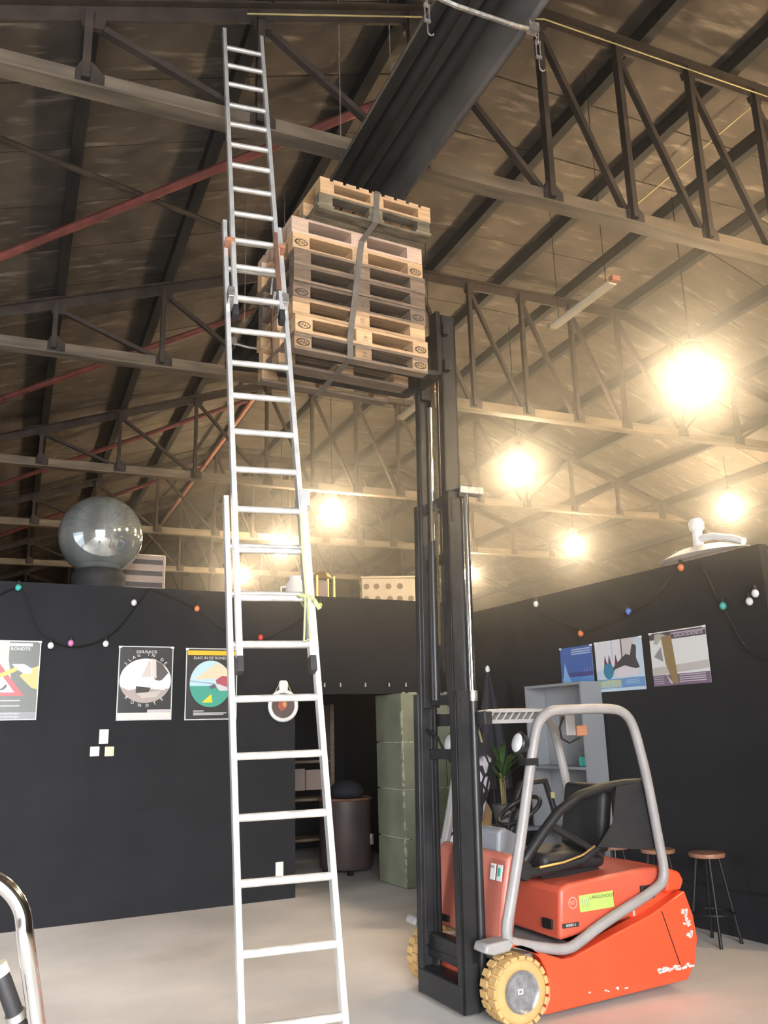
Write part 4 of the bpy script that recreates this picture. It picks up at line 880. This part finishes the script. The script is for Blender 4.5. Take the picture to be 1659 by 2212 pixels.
t = thing('side_table', 'low dark table behind the forklift holding the potted palm', 'table', (4.93, 8.55, 0))
MB().box((0, 0, .74), (.74, .5, .04)).build('table_top', 'console_grey', t, bevel=.006)
for x in (-.33, .33):
    for y in (-.21, .21): MB().box((x, y, .36), (.05, .05, .72)).build('leg', 'dark_iron', t)
tag(setm(MB().box((0, 0, .15), (.24, .26, .3)).build('cardboard_box', 'cardboard', None, bevel=.008), Matrix.Translation((4.78, 8.55, .0))), 'brown cardboard box under the dark table, left of two', 'box')
tag(setm(MB().box((0, 0, .2), (.26, .26, .4)).build('cardboard_box', 'cardboard', None, bevel=.008), Matrix.Translation((5.09, 8.55, .0))), 'taller brown cardboard box under the dark table', 'box')
t = thing('potted_palm', 'potted palm with arching green leaves behind the forklift', 'plant', (5.04, 8.55, .76))
MB().lathe([(.09, 0), (.13, .2), (.14, .22), (.12, .22)], 20).build('pot', 'pot', t, 40)
for k in range(3): MB().tube([(.02 * (k - 1), 0, .2), (.03 * (k - 1), .01 * k, .55)], .011, 6).build('cane', 'cane', t, 60)
random.seed(21)
for k in range(15):
    a = 2 * math.pi * k / 15 + random.uniform(-.2, .2); L = random.uniform(.26, .42); z0 = .40 + random.uniform(0, .15); rise = random.uniform(.10, .34)
    b = MB(); n = 7; vs = []
    for i in range(n):
        q = i / (n - 1); r = L * q; z = z0 + rise * math.sin(q * 2.2) ; w_ = .030 * math.sin(math.pi * (.08 + .92 * q)) + .002
        c = V((r * math.cos(a), r * math.sin(a), z)); sd = V((-math.sin(a), math.cos(a), 0)) * w_; vs += [c - sd, c + V((0, 0, -.006)), c + sd]
    b.add(vs, [f for i in range(n - 1) for f in ((i * 3, i * 3 + 1, i * 3 + 4, i * 3 + 3), (i * 3 + 1, i * 3 + 2, i * 3 + 5, i * 3 + 4))]); b.build('leaf', 'leaf', t, 60, fix=False)
t = thing('paper_bag', 'crumpled brown paper bag beside the palm on the dark table', 'bag', (4.72, 8.50, .76))
MB().prism([(-.09, 0), (.09, 0), (.11, .16), (.06, .26), (.0, .22), (-.05, .27), (-.10, .15)], -.05, .05).build('bag', 'kraft', t, bevel=.01)

# ------------------------------------------------------------------ foreground trolley handle at the lower left
t = thing('trolley', 'shiny bent tube handle of a trolley at the lower left corner', 'trolley', (0.02, 2.85, 0))
hp = [(-.62, .0, 0.06), (-.42, 0, 1.25), (-.36, 0, 1.37), (-.26, 0, 1.43), (-.12, 0, 1.44), (-.02, 0, 1.415), (.05, 0, 1.34), (.075, 0, 1.22), (.13, .06, .95), (.30, .12, .06)]
MB().tube(swag(hp, 6), .0235, 14).build('handle_tube', 'chrome', t, 60)
MB().tube([(.005, .12, 1.15), (.02, .12, 1.125), (.075, .14, .99), (.2, .2, .6)], .024, 14).build('strut', 'heater_tube', t, 60); MB().tube([(-.002, .118, 1.168), (.012, .12, 1.14)], .030, 14).build('strut_collar', 'tube_cover', t, 60)
MB().tube([(.058, .135, 1.032), (.066, .138, 1.012)], .029, 14).build('strut_ring', 'zinc', t, 60)
MB().box((-.15, .1, .35), (.7, .35, .5)).build('motor_box', 'black_plastic', t, bevel=.03)
for x in (-.5, .22): MB().lathe([(.03, -.03), (.12, -.035), (.13, -.02), (.13, .02), (.12, .035), (.03, .03)], 24, (x, .1, .13), RX(math.pi / 2)).build('wheel', 'rubber', t, 40)

# ------------------------------------------------------------------ haze volume added to imitate lens glare around the lamps
HAZE = 0.012
if HAZE:
    m = bpy.data.materials.new('glow_haze'); m.use_nodes = True; nt = m.node_tree; nt.nodes.remove(nt.nodes['Principled BSDF'])
    vs_ = nt.nodes.new('ShaderNodeVolumeScatter'); vs_.inputs['Density'].default_value = HAZE; vs_.inputs['Anisotropy'].default_value = 0.90; vs_.inputs['Color'].default_value = (1, .97, .92, 1)
    nt.links.new(vs_.outputs[0], nt.nodes['Material Output'].inputs['Volume']); MATS['glow_haze'] = m
    hz = MB().box((9.8, 18.2, 4.7), (18.2, 35.0, 7.4)).build('glow_haze', 'glow_haze'); hz['kind'] = 'stuff'; tag(hz, 'faint haze added in the hall for the glow around the lamps', 'haze')
